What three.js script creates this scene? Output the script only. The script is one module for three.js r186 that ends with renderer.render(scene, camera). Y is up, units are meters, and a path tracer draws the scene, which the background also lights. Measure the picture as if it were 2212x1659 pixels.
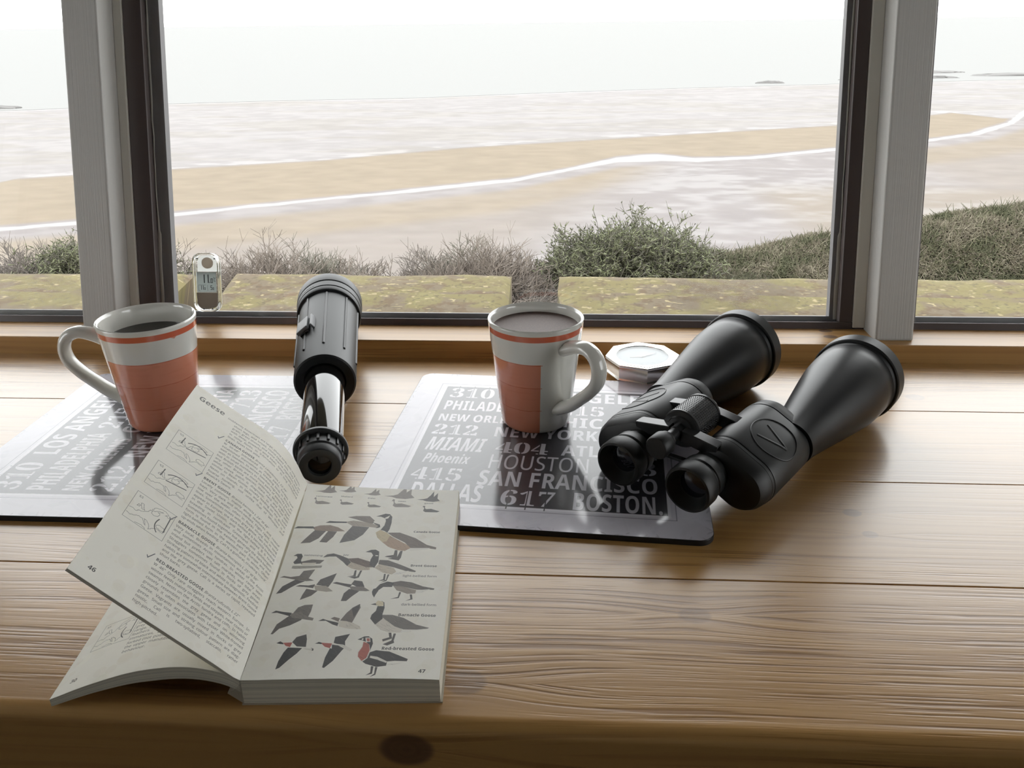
import * as THREE from 'three';
import { RoundedBoxGeometry } from 'three/addons/geometries/RoundedBoxGeometry.js';
import { mergeGeometries, mergeVertices, toCreasedNormals } from 'three/addons/utils/BufferGeometryUtils.js';
import { FontLoader } from 'three/addons/loaders/FontLoader.js';
import { TextGeometry } from 'three/addons/geometries/TextGeometry.js';

// ---------------------------------------------------------------- camera, sky, exposure
const scene = new THREE.Scene();
const Y = 0.76;                                   // height of the table top above the floor
const camera = new THREE.PerspectiveCamera(49.75, 2212 / 1659, 0.05, 20000);
{
  const right = new THREE.Vector3(0.99821652, -0.0114561, -0.05858788), up = new THREE.Vector3(-0.01303729, 0.91588944, -0.40121886), back = new THREE.Vector3(0.05825642, 0.40126712, 0.91410661);
  camera.quaternion.setFromRotationMatrix(new THREE.Matrix4().makeBasis(right, up, back));
  camera.position.set(0, Y + 0.36, 0);
}
scene.background = new THREE.Color().setRGB(4.1, 4.15, 4.2);   // even white overcast
const renderer = new THREE.WebGLRenderer({ antialias: true });
renderer.toneMapping = THREE.LinearToneMapping;
renderer.toneMappingExposure = 1.0;
renderer.shadowMap.enabled = true;

// ---------------------------------------------------------------- helpers
let seed = 12345;
const rnd = () => { seed = (seed + 0x6d2b79f5) | 0; let t = Math.imul(seed ^ (seed >>> 15), 1 | seed); t = (t + Math.imul(t ^ (t >>> 7), 61 | t)) ^ t; return ((t ^ (t >>> 14)) >>> 0) / 4294967296; };
const rr = (a, b) => a + (b - a) * rnd();
const V3 = (x, y, z) => new THREE.Vector3(x, y, z);
const lerp = THREE.MathUtils.lerp, clamp = THREE.MathUtils.clamp, smooth = THREE.MathUtils.smoothstep;
const LAT = new Float32Array(65536); for (let i = 0; i < 65536; i++) LAT[i] = rnd();
function noise(x, y) {                            // value noise, 0..1
  const ix = Math.floor(x), iy = Math.floor(y), fx = x - ix, fy = y - iy, s = fx * fx * (3 - 2 * fx), t = fy * fy * (3 - 2 * fy);
  const a = (iy & 255) << 8, b = ((iy + 1) & 255) << 8, c = ix & 255, d = (ix + 1) & 255;
  const p = LAT[a + c] + (LAT[a + d] - LAT[a + c]) * s, q = LAT[b + c] + (LAT[b + d] - LAT[b + c]) * s;
  return p + (q - p) * t;
}
const fbm = (x, y, n = 4) => { let v = 0, a = 0.5, m = 0; for (let i = 0; i < n; i++) { v += a * noise(x + i * 17.3, y + i * 9.1); m += a; a *= 0.5; x *= 2.03; y *= 2.03; } return v / m; };
const names = new Map();
function numbered(n) { const k = names.get(n) ?? 0; names.set(n, k + 1); return k ? n + '_' + String(k).padStart(3, '0') : n; }
function tag(o, label, category, group, kind) { Object.assign(o.userData, { label, category }); if (group) o.userData.group = group; if (kind) o.userData.kind = kind; return o; }
function thing(name, label, category, [x, y, z], group) { const g = new THREE.Group(); g.name = numbered(name); g.position.set(x, y, z); scene.add(g); return tag(g, label, category, group); }
function part(name, geo, mat, parent, label) { const m = new THREE.Mesh(geo, mat); m.name = name; m.castShadow = m.receiveShadow = true; parent.add(m); if (label) m.userData.label = label; return m; }
function solo(name, geo, mat, label, category, pos = [0, 0, 0], group, kind) { const m = part(numbered(name), geo, mat, scene); m.position.set(...pos); return tag(m, label, category, group, kind); }
function struct(name, geo, mat, label, category) { const m = part(name, geo, mat, scene); m.userData.kind = 'structure'; if (label) tag(m, label, category); return m; }
const M = (o) => new THREE.MeshPhysicalMaterial(o);
const lin = (r, g, b) => new THREE.Color().setRGB(r, g, b);
function box(x0, x1, y0, y1, z0, z1) { const g = new THREE.BoxGeometry(x1 - x0, y1 - y0, z1 - z0); g.translate((x0 + x1) / 2, (y0 + y1) / 2, (z0 + z1) / 2); return g; }
function rbox(x0, x1, y0, y1, z0, z1, r = 0.001, s = 2) { const g = new RoundedBoxGeometry(x1 - x0, y1 - y0, z1 - z0, s, r); g.translate((x0 + x1) / 2, (y0 + y1) / 2, (z0 + z1) / 2); return g; }
const merged = (list) => mergeGeometries(list.map((g) => { const q = g.index ? g.toNonIndexed() : g; for (const k of Object.keys(q.attributes)) if (!['position', 'normal', 'uv'].includes(k)) q.deleteAttribute(k); return q; }));
const creased = (g, a) => { g.scale(1000, 1000, 1000); const r = toCreasedNormals(g, a); r.scale(0.001, 0.001, 0.001); return r; };   // that helper joins corners closer than 1 cm, so work in millimetres
function lathe(pts, seg = 64, crease = 0.6) { return creased(new THREE.LatheGeometry(pts.map(([r, y]) => new THREE.Vector2(r, y)), seg), crease); }
const latheF = (pts, seg, crease) => lathe(pts, seg, crease).rotateX(-Math.PI / 2);     // turned about the -z axis; pts are [radius, distance forward]
function dataTex(w, h, fn, srgb, rep = THREE.RepeatWrapping) {
  const d = new Uint8Array(w * h * 4);
  for (let j = 0; j < h; j++) for (let i = 0; i < w; i++) { const c = fn(i / w, j / h), k = (j * w + i) * 4; d[k] = clamp(c[0], 0, 1) * 255; d[k + 1] = clamp(c[1], 0, 1) * 255; d[k + 2] = clamp(c[2], 0, 1) * 255; d[k + 3] = 255; }
  const t = new THREE.DataTexture(d, w, h); t.magFilter = t.minFilter = THREE.LinearFilter; t.wrapS = t.wrapT = rep; if (srgb) t.colorSpace = THREE.SRGBColorSpace; t.needsUpdate = true; return t;
}
function canvasTex(w, h, draw) { const c = document.createElement('canvas'); c.width = w; c.height = h; draw(c.getContext('2d'), w, h); const t = new THREE.CanvasTexture(c); t.colorSpace = THREE.SRGBColorSpace; t.magFilter = THREE.LinearFilter; return t; }
function tubeE(points, ra, rb, seg = 48, rad = 14, side = V3(0, 0, 1), closed = false) {   // swept ellipse: rb along `side`, ra across it; radii may be functions of 0..1
  const c = new THREE.CatmullRomCurve3(points, closed, 'centripetal'), P = [], I = [], U = [];
  for (let i = 0; i <= seg; i++) {
    const t = i / seg, p = c.getPointAt(t), tan = c.getTangentAt(t), s = side.clone().addScaledVector(tan, -side.dot(tan)).normalize(), n = V3().crossVectors(s, tan).normalize();
    const a = typeof ra === 'function' ? ra(t) : ra, b = typeof rb === 'function' ? rb(t) : rb;
    for (let j = 0; j <= rad; j++) { const f = j / rad * 2 * Math.PI; P.push(...p.clone().addScaledVector(n, a * Math.cos(f)).addScaledVector(s, b * Math.sin(f)).toArray()); U.push(t, j / rad); }
  }
  for (let i = 0; i < seg; i++) for (let j = 0; j < rad; j++) { const a = i * (rad + 1) + j, b = a + rad + 1; I.push(a, b, a + 1, b, b + 1, a + 1); }
  const g = new THREE.BufferGeometry(); g.setAttribute('position', new THREE.Float32BufferAttribute(P, 3)); g.setAttribute('uv', new THREE.Float32BufferAttribute(U, 2)); g.setIndex(I); g.computeVertexNormals(); return g;
}
function gridSurface(fn, ns, nt, flip) {          // fn(s, t) -> Vector3, uv = (s, t)
  const P = [], U = [], I = [];
  for (let j = 0; j <= nt; j++) for (let i = 0; i <= ns; i++) { P.push(...fn(i / ns, j / nt).toArray()); U.push(i / ns, j / nt); }
  for (let j = 0; j < nt; j++) for (let i = 0; i < ns; i++) { const a = j * (ns + 1) + i, b = a + ns + 1; flip ? I.push(a, b, a + 1, a + 1, b, b + 1) : I.push(a, a + 1, b, a + 1, b + 1, b); }
  const g = new THREE.BufferGeometry(); g.setAttribute('position', new THREE.Float32BufferAttribute(P, 3)); g.setAttribute('uv', new THREE.Float32BufferAttribute(U, 2)); g.setIndex(I); g.computeVertexNormals(); return g;
}
function slab(top, bottom, ns, nt) {              // closed sheet between two surfaces; side walls carry v across the thickness
  const edge = (n, f) => gridSurface((s, t) => { const [a, b] = f(s); return top(a, b).lerp(bottom(a, b), 1 - t); }, n, 1, true);
  return merged([gridSurface(top, ns, nt), gridSurface(bottom, ns, nt, true), edge(ns, (s) => [1 - s, 0]), edge(ns, (s) => [s, 1]), edge(nt, (s) => [0, s]), edge(nt, (s) => [1, 1 - s])]);
}
const LEAN = 0.2692;                              // the windows lean outwards at the top
// ---------------------------------------------------------------- wood
const KNOTS = [[-0.085, -0.325, 0.013, 1], [0.232, -0.575, 0.006, .5], [0.236, -0.545, 0.005, .4], [0.365, -0.80, 0.008, .45], [-0.055, -0.378, 0.011, .5], [0.09, -0.445, 0.009, .3], [-0.62, -0.55, .008, .6], [0.34, -0.92, 0.006, 1]];
const SEAMS = [-0.766, -0.624, -0.4835];
function grain(x, z) {
  const k = z < SEAMS[0] ? 0 : z < SEAMS[1] ? 1 : z < SEAMS[2] ? 2 : 3;
  let g = z + 0.010 * (fbm(x * 2.2 + k * 11, z * 7 + k * 5, 2) - 0.5) + 0.004 * (noise(x * 9, z * 22 + k * 3) - 0.5), kn = 0;
  for (const [kx, kz, r, q] of KNOTS) {
    const dx = (x - kx) / 2.1, dz = z - kz, d2 = dx * dx + dz * dz, R = r * 2.6;
    if (d2 < R * R * 9) { g += Math.sign(dz || 1) * r * 0.9 * Math.exp(-d2 / (R * R)) ; const d = Math.sqrt((x - kx) ** 2 / 1.7 + dz * dz); kn = Math.max(kn, q * (1 - smooth(d, r * 0.75, r * 1.05)) * (0.85 + 0.15 * noise(d * 900, x * 60))); }
  }
  g += k * 1.37;
  const broad = noise(x * 0.9 + k * 7, g * 60), mid = noise(x * 3.4 + 40, g * 240), line = noise(x * 14 + 9, g * 700), fine = noise(x * 34, g * 1500), patch = fbm(x * 4 + k, z * 9, 3);
  const early = smooth(mid * 0.55 + broad * 0.45, 0.38, 0.72), rough = smooth(patch, 0.40, 0.66);
  const groove = smooth(line * 0.72 + mid * 0.28, 0.60, 0.78) * (0.18 + 0.82 * rough) + 0.35 * smooth(fine, 0.68, 0.92) * rough;
  return { early, groove: Math.min(1, groove), kn, patch, fine, line, rough };
}
const WU = (x) => (x + 0.70) / 1.24, WV = (z) => (z + 0.93) / 0.66;
const woodCol = [], woodN = 2048;
const woodColor = dataTex(woodN, woodN, (u, v) => {
  const x = u * 1.24 - 0.70, z = v * 0.66 - 0.93, g = grain(x, z), w = g.early * 0.11 + g.groove * 0.26, t = 0.95 + 0.10 * g.patch;
  let c = [0.75 * t, 0.58 * t, 0.35 * t];
  c = [c[0] * (1 - 0.62 * w), c[1] * (1 - 0.78 * w), c[2] * (1 - w)];
  const kc = [0.36, 0.255, 0.19];
  woodCol.push(1 - g.groove * 0.55 - g.early * 0.08 - (0.22 * g.line + 0.14 * g.fine) * (0.4 + 0.6 * g.rough));
  return c.map((q, i) => lerp(q, kc[i], g.kn * 0.8));
}, true, THREE.MirroredRepeatWrapping);
let wi = 0;
const woodBump = dataTex(woodN, woodN, () => { const h = woodCol[wi++]; return [h, h, h]; }, false, THREE.MirroredRepeatWrapping);
const MAT = {
  wood: M({ map: woodColor, bumpMap: woodBump, bumpScale: 0.00045, roughness: 0.36, clearcoat: 1, clearcoatRoughness: 0.24 }),
  white: M({ color: lin(0.58, 0.575, 0.56), roughness: 0.5, bumpMap: null }),
  cream: M({ color: lin(0.70, 0.68, 0.62), roughness: 0.5 }),
  brown: M({ color: lin(0.12, 0.10, 0.10), roughness: 0.24 }),
  brownOut: M({ color: lin(0.24, 0.235, 0.245), roughness: 0.55 }),
  putty: M({ color: lin(0.42, 0.41, 0.37), roughness: 0.6 }),
  wallPaint: M({ color: lin(0.30, 0.29, 0.27), roughness: 0.85 }),
  floor: M({ color: lin(0.05, 0.042, 0.036), roughness: 0.9 }),
};
{ // brushed paint on the posts
  const t = dataTex(256, 512, (u, v) => { const h = 0.5 + 0.5 * noise(u * 60, v * 6) * 0.6 + 0.2 * noise(u * 140, v * 14); return [h, h, h]; });
  MAT.white.bumpMap = t; MAT.white.bumpScale = 0.0004;
}
function woodUV(g) {                              // metres along the grain, unrolled over the front edge
  const p = g.attributes.position, uv = [];
  for (let i = 0; i < p.count; i++) uv.push(WU(p.getX(i)), WV(p.getZ(i) - Math.min(0, p.getY(i))));
  g.setAttribute('uv', new THREE.Float32BufferAttribute(uv, 2)); return g;
}
// ---------------------------------------------------------------- room shell
const XL = -1.46, XR = 1.30, ZB = 1.75, CE = Y + 1.40;
struct('floor', box(XL - 0.2, XR + 0.2, -0.1, 0, -1.1, ZB + 0.2), MAT.floor, 'dark carpeted floor of the lookout room', 'floor');
struct('ceiling', box(XL - 0.2, XR + 0.2, CE, CE + 0.1, -1.65, ZB + 0.2), MAT.wallPaint, 'white painted ceiling of the lookout room', 'ceiling');
struct('wall_back', box(XL - 0.2, XR + 0.2, 0, CE, ZB, ZB + 0.2), MAT.wallPaint, 'painted back wall of the lookout room', 'wall');
for (const [n, x0, x1] of [['wall_left', XL - 0.2, XL], ['wall_right', XR, XR + 0.2]]) {
  struct(n, merged([box(x0, x1, 0, Y + 0.02, -1.05, ZB), box(x0, x1, Y + 0.86, CE, -1.65, ZB), box(x0, x1, Y + 0.02, Y + 0.86, -1.62, -0.62), box(x0, x1, Y + 0.02, Y + 0.86, 0.25, ZB)]), MAT.wallPaint, n === 'wall_left' ? 'white side wall on the mugs\' side with a wide window opening' : 'white side wall beside the binoculars with a wide window opening', 'wall');
}
struct('wall_front', merged([box(XL, XR, 0, Y - 0.03, -1.02, -0.895), box(XL, XR, Y + 0.81, CE, -1.42, -1.09)]), MAT.wallPaint, 'low wall under the window sill', 'wall');
// sill
{
  const g = rbox(XL, XR, -0.03, 0.0212, -0.9605, -0.894, 0.0015); woodUV(g);
  const uv = g.attributes.uv, p = g.attributes.position; for (let i = 0; i < uv.count; i++) uv.setXY(i, WU(p.getX(i) * 0.9 + 0.06), WV(p.getZ(i) + (p.getY(i) < 0.0205 && p.getZ(i) > -0.9 ? 0.21 - p.getY(i) : 0.0)));
  const m = M({ map: woodColor, bumpMap: woodBump, bumpScale: 0.00008, roughness: 0.45, clearcoat: 0.35, clearcoatRoughness: 0.3 });
  const s = struct('trim_1', g, m, 'pale pine window sill along the foot of the windows', 'window sill'); s.position.y = Y;
}
// leaning posts; every piece of the window stands in a frame with its origin at (0, sill, front of the posts)
const SY = Y + 0.0212, PZ = -0.908;
function lean(o) { o.position.set(0, SY, PZ); o.rotation.x = -LEAN; return o; }
const WH = 0.86;
for (const [n, x0, x1, label] of [['trim_2', -0.5756, -0.5335, 'white painted window post behind the coffee mug'], ['trim_3', 0.3577, 0.4004, 'white painted window post behind the binoculars']]) {
  const g = rbox(x0, x1, 0, WH, -0.095, 0, 0.0028, 3);
  lean(struct(n, g, MAT.white, label, 'window post'));
}
const mist = (cx, cy, rx, ry, s) => dataTex(512, 512, (u, v) => { const d = Math.hypot((u - cx) / rx, (v - cy) / ry) + 0.22 * (fbm(u * 16 + s, v * 30, 3) - 0.5), q = (1 - smooth(d, 0.90, 0.97)) * (0.19 + 0.12 * (fbm(u * 90, v * 26 + s, 3) - 0.5)); return [q, q, q]; }, false, THREE.ClampToEdgeWrapping);   // film of condensation with its own outline and drips
function win(n, x0, x1, edgeL, edgeR, label, film) {   // x0..x1 between the posts
  const g = new THREE.Group(); g.name = n; g.userData = { kind: 'structure', label, category: 'window' }; scene.add(lean(g));
  const [cl, bl] = edgeL, [cr, br] = edgeR;          // widths of the cream strip and the brown stile
  part('rail', rbox(x0, x1, -0.012, 0.0185, -0.049, -0.0369, 0.0012), MAT.brown, g, 'dark brown bottom rail');
  part('head_rail', rbox(x0, x1, WH - 0.05, WH, -0.049, -0.0369, 0.0012), MAT.brown, g, 'dark brown top rail');
  if (cl) part('cover_strip', rbox(x0, x0 + cl, 0.012, WH - 0.05, -0.04, -0.0345, 0.001), MAT.cream, g, 'cream painted cover strip');
  if (cr) part('cover_strip', rbox(x1 - cr, x1, 0.012, WH - 0.05, -0.04, -0.0345, 0.001), MAT.cream, g, 'cream painted cover strip');
  part('stile', rbox(x0 + cl, x0 + cl + bl, 0.0185, WH - 0.05, -0.049, -0.0372, 0.0012), MAT.brown, g, 'dark brown side stile');
  part('stile', rbox(x1 - cr - br, x1 - cr, 0.0185, WH - 0.05, -0.049, -0.0372, 0.0012), MAT.brown, g, 'dark brown side stile');
  part('outer_frame', merged([box(x0, x1, -0.03, 0.0245, -0.062, -0.0505), box(x0, x1, WH - 0.055, WH, -0.085, -0.0505), box(x0, x0 + cl + bl + (cl ? 0.0155 : 0.001), 0.0235, WH - 0.055, -0.062, -0.0505), box(x1 - cr - br - (cr ? 0.008 : 0.001), x1, 0.0235, WH - 0.055, -0.062, -0.0505)]), MAT.brownOut, g, 'weathered grey outer frame');
  if (cl) { // uneven bead of old putty
    const bead = (x, s, w) => { const P = []; for (let i = 0; i <= 40; i++) { const y = 0.021 + i / 40 * (WH - 0.075); P.push(V3(x + s * 0.0012 * noise(i * 0.9, x * 50), y, -0.0488)); } return tubeE(P, (t) => w * (0.4 + 0.9 * noise(t * 23, 4.2 + x) + (t < 0.13 ? 1.1 : 0)), 0.0012, 160, 6, V3(0, 0, 1)); };
    part('putty', bead(x0 + cl + bl + 0.0005, 1, 0.0012), MAT.putty, g, 'cracked pale putty'); part('putty', bead(x1 - cr - br - 0.0005, -1, 0.0014), MAT.putty, g, 'cracked pale putty');
  }
  const pg = new THREE.PlaneGeometry(x1 - x0 - 0.004, WH - 0.03); pg.translate((x0 + x1) / 2, (WH - 0.03) / 2 + 0.004, -0.0495);
  part('pane', pg, M({ color: lin(0.97, 0.98, 0.97), transmission: 1, thickness: 0, roughness: 0, ior: 1.45 }), g, 'clear glass pane');
  if (film) part('condensation', pg.clone().translate(0, 0, 0.0004), M({ color: lin(0.62, 0.62, 0.57), roughness: 0.9, transparent: true, alphaMap: film }), g, 'patch of grey condensation low on the glass');
  return g;
}
win('window_1', -0.5335, 0.3577, [0.0107, 0.0228], [0.0137, 0.0155], 'large central window pane between the two white posts', mist(0.832, 0.052, 0.098, 0.037, 3));
win('window_2', XL, -0.5756, [0, 0.02], [0, 0.02], 'window pane on the coffee mug side of the left post', mist(0.885, 0.048, 0.1, 0.037, 8));
win('window_3', 0.4004, XR, [0, 0.016], [0, 0.02], 'window pane to the far side of the binoculars', null);
for (const [n, x, label] of [['window_4', XL - 0.1, 'side window opening in the wall on the mugs\' side'], ['window_5', XR + 0.1, 'side window opening in the wall beside the binoculars']]) {
  const g = new THREE.Group(); g.name = n; g.userData = { kind: 'structure', label, category: 'window' }; scene.add(g);
  part('frame', merged([box(x - 0.03, x + 0.03, Y + 0.02, Y + 0.06, -0.62, 0.25), box(x - 0.03, x + 0.03, Y + 0.82, Y + 0.86, -0.62, 0.25), box(x - 0.03, x + 0.03, Y + 0.06, Y + 0.82, -0.62, -0.58), box(x - 0.03, x + 0.03, Y + 0.06, Y + 0.82, 0.21, 0.25), box(x - 0.03, x + 0.03, Y + 0.06, Y + 0.82, -0.205, -0.165)]), MAT.white, g);
  const p = new THREE.PlaneGeometry(0.79, 0.76); p.rotateY(Math.PI / 2); p.translate(x, Y + 0.44, -0.185); part('pane', p, M({ color: lin(0.97, 0.98, 0.97), transmission: 1, thickness: 0, roughness: 0 }), g);
}
// outside ledge under the windows
struct('trim_4', box(XL - 0.2, XR + 0.2, Y - 0.4, Y - 0.05, -1.16, -1.02), M({ color: lin(0.32, 0.32, 0.30), roughness: 0.8 }), 'grey weathered ledge outside the window', 'ledge');
// ---------------------------------------------------------------- table
{
  const t = thing('table', 'long pine plank table fixed under the window', 'table', [0, Y, 0]);
  const zs = [-0.8935, ...SEAMS, -0.36];
  for (let k = 0; k < 3; k++) part('plank', woodUV(rbox(XL, XR, -0.045, 0, zs[k] + 0.0004, zs[k + 1] - 0.0004, 0.0006)), MAT.wood, t);
  const sh = new THREE.Shape(), zf = -0.3435, r = 0.009; // front plank with a rounded nosing; the shape lies in z (as x) and y
  sh.moveTo(zs[3] + 0.0004, -0.001); sh.lineTo(zs[3] + 0.001, 0); sh.lineTo(zf - r, 0); sh.absarc(zf - r, -r, r, Math.PI / 2, 0, true); sh.lineTo(zf, -0.05); sh.lineTo(zs[3] + 0.0004, -0.05);
  const g = new THREE.ExtrudeGeometry(sh, { depth: XR - XL, bevelEnabled: false, curveSegments: 8 }); g.rotateY(-Math.PI / 2); g.translate(XR, 0, 0);
  part('plank', creased(woodUV(g), 0.5), MAT.wood, t);
  for (const x of [XL + 0.05, XR - 0.05]) part('leg', rbox(x - 0.035, x + 0.035, -Y, -0.05, -0.45, -0.38, 0.003), MAT.wood, t);
}
// ---------------------------------------------------------------- placemats
const MW = 0.287, MH = 0.293, MT = 0.005;
const matTex = canvasTex(1024, 1045, (c, w, h) => {
  c.fillStyle = '#cfccd6'; c.fillRect(0, 0, w, h);
  for (let i = 0; i < 900; i++) { c.fillStyle = rnd() < 0.5 ? `rgba(150,148,165,${rr(0.02, 0.07)})` : `rgba(235,233,240,${rr(0.03, 0.1)})`; const x = rr(0, w), y = rr(0, h); c.beginPath(); c.ellipse(x, y, rr(4, 50), rr(2, 14), rr(0, 3.1), 0, 7); c.fill(); }
  for (let i = 0; i < 240; i++) { c.fillStyle = `rgba(70,68,80,${rr(0.04, 0.16)})`; const s = rnd(), e = rnd() < 0.5; c.beginPath(); c.ellipse(e ? s * w : (rnd() < 0.5 ? rr(0, 12) : w - rr(0, 12)), e ? (rnd() < 0.5 ? rr(0, 12) : h - rr(0, 12)) : s * h, rr(3, 16), rr(1, 4), rr(0, 3), 0, 7); c.fill(); }
  c.strokeStyle = '#8f8d99'; c.lineWidth = 3; c.strokeRect(w * 0.092, h * 0.09, w * 0.816, h * 0.826);
  c.fillStyle = '#e2e0e8'; c.fillRect(w * 0.104, h * 0.101, w * 0.79, h * 0.805);
  c.fillStyle = '#34333b'; c.fillRect(w * 0.115, h * 0.112, w * 0.77, h * 0.783);
  for (let i = 0; i < 260; i++) { c.fillStyle = `rgba(120,120,132,${rr(0.02, 0.07)})`; c.beginPath(); c.ellipse(rr(0.13, 0.87) * w, rr(0.13, 0.88) * h, rr(4, 40), rr(3, 14), rr(0, 3), 0, 7); c.fill(); }
  const ink = '#d3d2db';
  const word = (s, x0, x1, y0, y1, font, stencil) => { // set a word into a box, all in fractions of the mat
    c.save(); c.font = font.replace('#', '100'); const m = c.measureText(s), cap = /[a-z]/.test(s) ? 74 : 72; c.translate(x0 * w, y1 * h); c.scale((x1 - x0) * w / m.width, (y1 - y0) * h / cap); c.fillStyle = ink; c.fillText(s, 0, 0);
    if (stencil) { let x = 0; c.fillStyle = '#34333b'; for (const ch of s) { const q = c.measureText(ch).width; c.fillRect(x + q * 0.46, -90, q * 0.06, 110); x += q; } }
    c.restore();
  };
  const S = 'bold #px serif', B = 'bold #px sans-serif', R = '#px sans-serif';
  word('310', 0.135, 0.30, 0.125, 0.203, S, 1); word('LOS ANGELES', 0.345, 0.865, 0.127, 0.203, B);
  word('PHILADELPHIA', 0.133, 0.50, 0.231, 0.305, B); word('215', 0.535, 0.70, 0.233, 0.306, S, 1);
  word('NEW ORLEANS', 0.133, 0.465, 0.338, 0.391, B); word('CHICAGO', 0.505, 0.865, 0.326, 0.398, B);
  word('212', 0.133, 0.29, 0.417, 0.487, S, 1); word('NEW YORK', 0.338, 0.68, 0.418, 0.486, B); 
  word('MIAMI', 0.133, 0.32, 0.507, 0.595, 'italic ' + B); word('404', 0.36, 0.53, 0.519, 0.591, S, 1); word('ATLANTA', 0.57, 0.865, 0.521, 0.590, B);
  word('Phoenix', 0.145, 0.29, 0.615, 0.674, 'italic ' + B); word('HOUSTON', 0.35, 0.665, 0.604, 0.69, R); word('713', 0.70, 0.865, 0.611, 0.686, S, 1);
  word('415', 0.133, 0.29, 0.703, 0.775, S, 1); word('SAN FRANCISCO', 0.335, 0.865, 0.704, 0.788, B);
  word('DALLAS', 0.15, 0.365, 0.79, 0.882, B); word('617', 0.415, 0.575, 0.807, 0.885, S, 1); word('BOSTON.', 0.62, 0.875, 0.803, 0.892, B);
});
const matTop = M({ map: matTex, roughness: 0.4, specularIntensity: 0.3, clearcoat: 1, clearcoatRoughness: 0.09 }), matSide = M({ color: lin(0.012, 0.012, 0.014), roughness: 0.4 });
function placemat(label, x, z, turn, group) {
  const r = 0.012, s = new THREE.Shape(), a = MW / 2, b = MH / 2;
  s.moveTo(-a + r, -b); s.lineTo(a - r, -b); s.absarc(a - r, -b + r, r, -Math.PI / 2, 0); s.lineTo(a, b - r); s.absarc(a - r, b - r, r, 0, Math.PI / 2); s.lineTo(-a + r, b); s.absarc(-a + r, b - r, r, Math.PI / 2, Math.PI); s.lineTo(-a, -b + r); s.absarc(-a + r, -b + r, r, Math.PI, Math.PI * 1.5);
  const t = thing('placemat', label, 'placemat', [x, Y, z], group); t.rotation.y = turn;
  const body = new THREE.ExtrudeGeometry(s, { depth: MT - 0.0011, bevelEnabled: true, bevelThickness: 0.0005, bevelSize: 0.0005, bevelSegments: 2, curveSegments: 10 }); body.rotateX(-Math.PI / 2); body.translate(0, 0.0005, 0);
  part('board', body, matSide, t, 'black board edge');
  const top = new THREE.ShapeGeometry(s, 10); const p = top.attributes.position, uv = []; for (let i = 0; i < p.count; i++) uv.push(p.getX(i) / MW + 0.5, p.getY(i) / MH + 0.5); top.setAttribute('uv', new THREE.Float32BufferAttribute(uv, 2)); top.rotateX(-Math.PI / 2); top.translate(0, MT, 0);
  part('print', top, matTop, t, 'grey and white printed city names');
  return t;
}
placemat('glossy grey placemat with city names, under the hot chocolate mug and binoculars', -0.0170, -0.6795, -0.0698, 'placemats with city names');
placemat('glossy grey placemat turned sideways, under the black coffee mug and bird book', -0.3685, -0.6795, Math.PI / 2, 'placemats with city names');

// ---------------------------------------------------------------- mugs
const mugTex = canvasTex(1024, 512, (c, w, h) => { // u round the mug with the handle at u = 0.5, v up the wall
  c.fillStyle = '#eeede6'; c.fillRect(0, 0, w, h);
  c.fillStyle = '#dc7152'; c.fillRect(0, h * 0.045, w, h * 0.052);
  const gap = 36 / 360, y0 = h * 0.305;
  for (const [x, q] of [[0, (0.5 - gap) * w], [(0.5 + gap) * w, (0.5 - gap) * w]]) {
    c.fillStyle = '#e49477'; c.fillRect(x, y0, q, h); 
    for (let k = 0; k < 3; k++) { c.fillStyle = ['#e69678', '#e18f70', '#e39274'][k]; c.fillRect(x, y0 + k * h * 0.225, q, h * 0.225); c.fillStyle = 'rgba(196,92,64,0.55)'; for (let i = 0; i < q; i += 8) c.fillRect(x + i, y0 + k * h * 0.225 + 3 * noise(i * 0.02, k * 7) - 2, 8, 2 + 3 * noise(i * 0.05, k * 3 + 20)); }
  }
  for (let i = 0; i < 160; i++) { c.fillStyle = `rgba(190,90,62,${rr(0.02, 0.06)})`; const x = rr(0, w); if (Math.abs(x - w / 2) < gap * w + 40) continue; c.beginPath(); c.ellipse(x, rr(y0 + 12, h), rr(10, 60), rr(2, 8), 0, 0, 7); c.fill(); }
  c.fillStyle = 'rgba(217,111,80,0.6)'; c.beginPath(); c.moveTo(900, h * 0.097); c.lineTo(922, h * 0.097); c.lineTo(914, h * 0.115); c.fill();
});
const glaze = { roughness: 0.16, clearcoat: 1, clearcoatRoughness: 0.04 };
const mugBodyMat = M({ map: mugTex, ...glaze }), mugWhite = M({ color: lin(0.84, 0.825, 0.77), ...glaze });
const MGH = 0.106, MR1 = 0.0325, MR2 = 0.0447, mugR = (y) => lerp(MR1, MR2, y / MGH);
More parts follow.
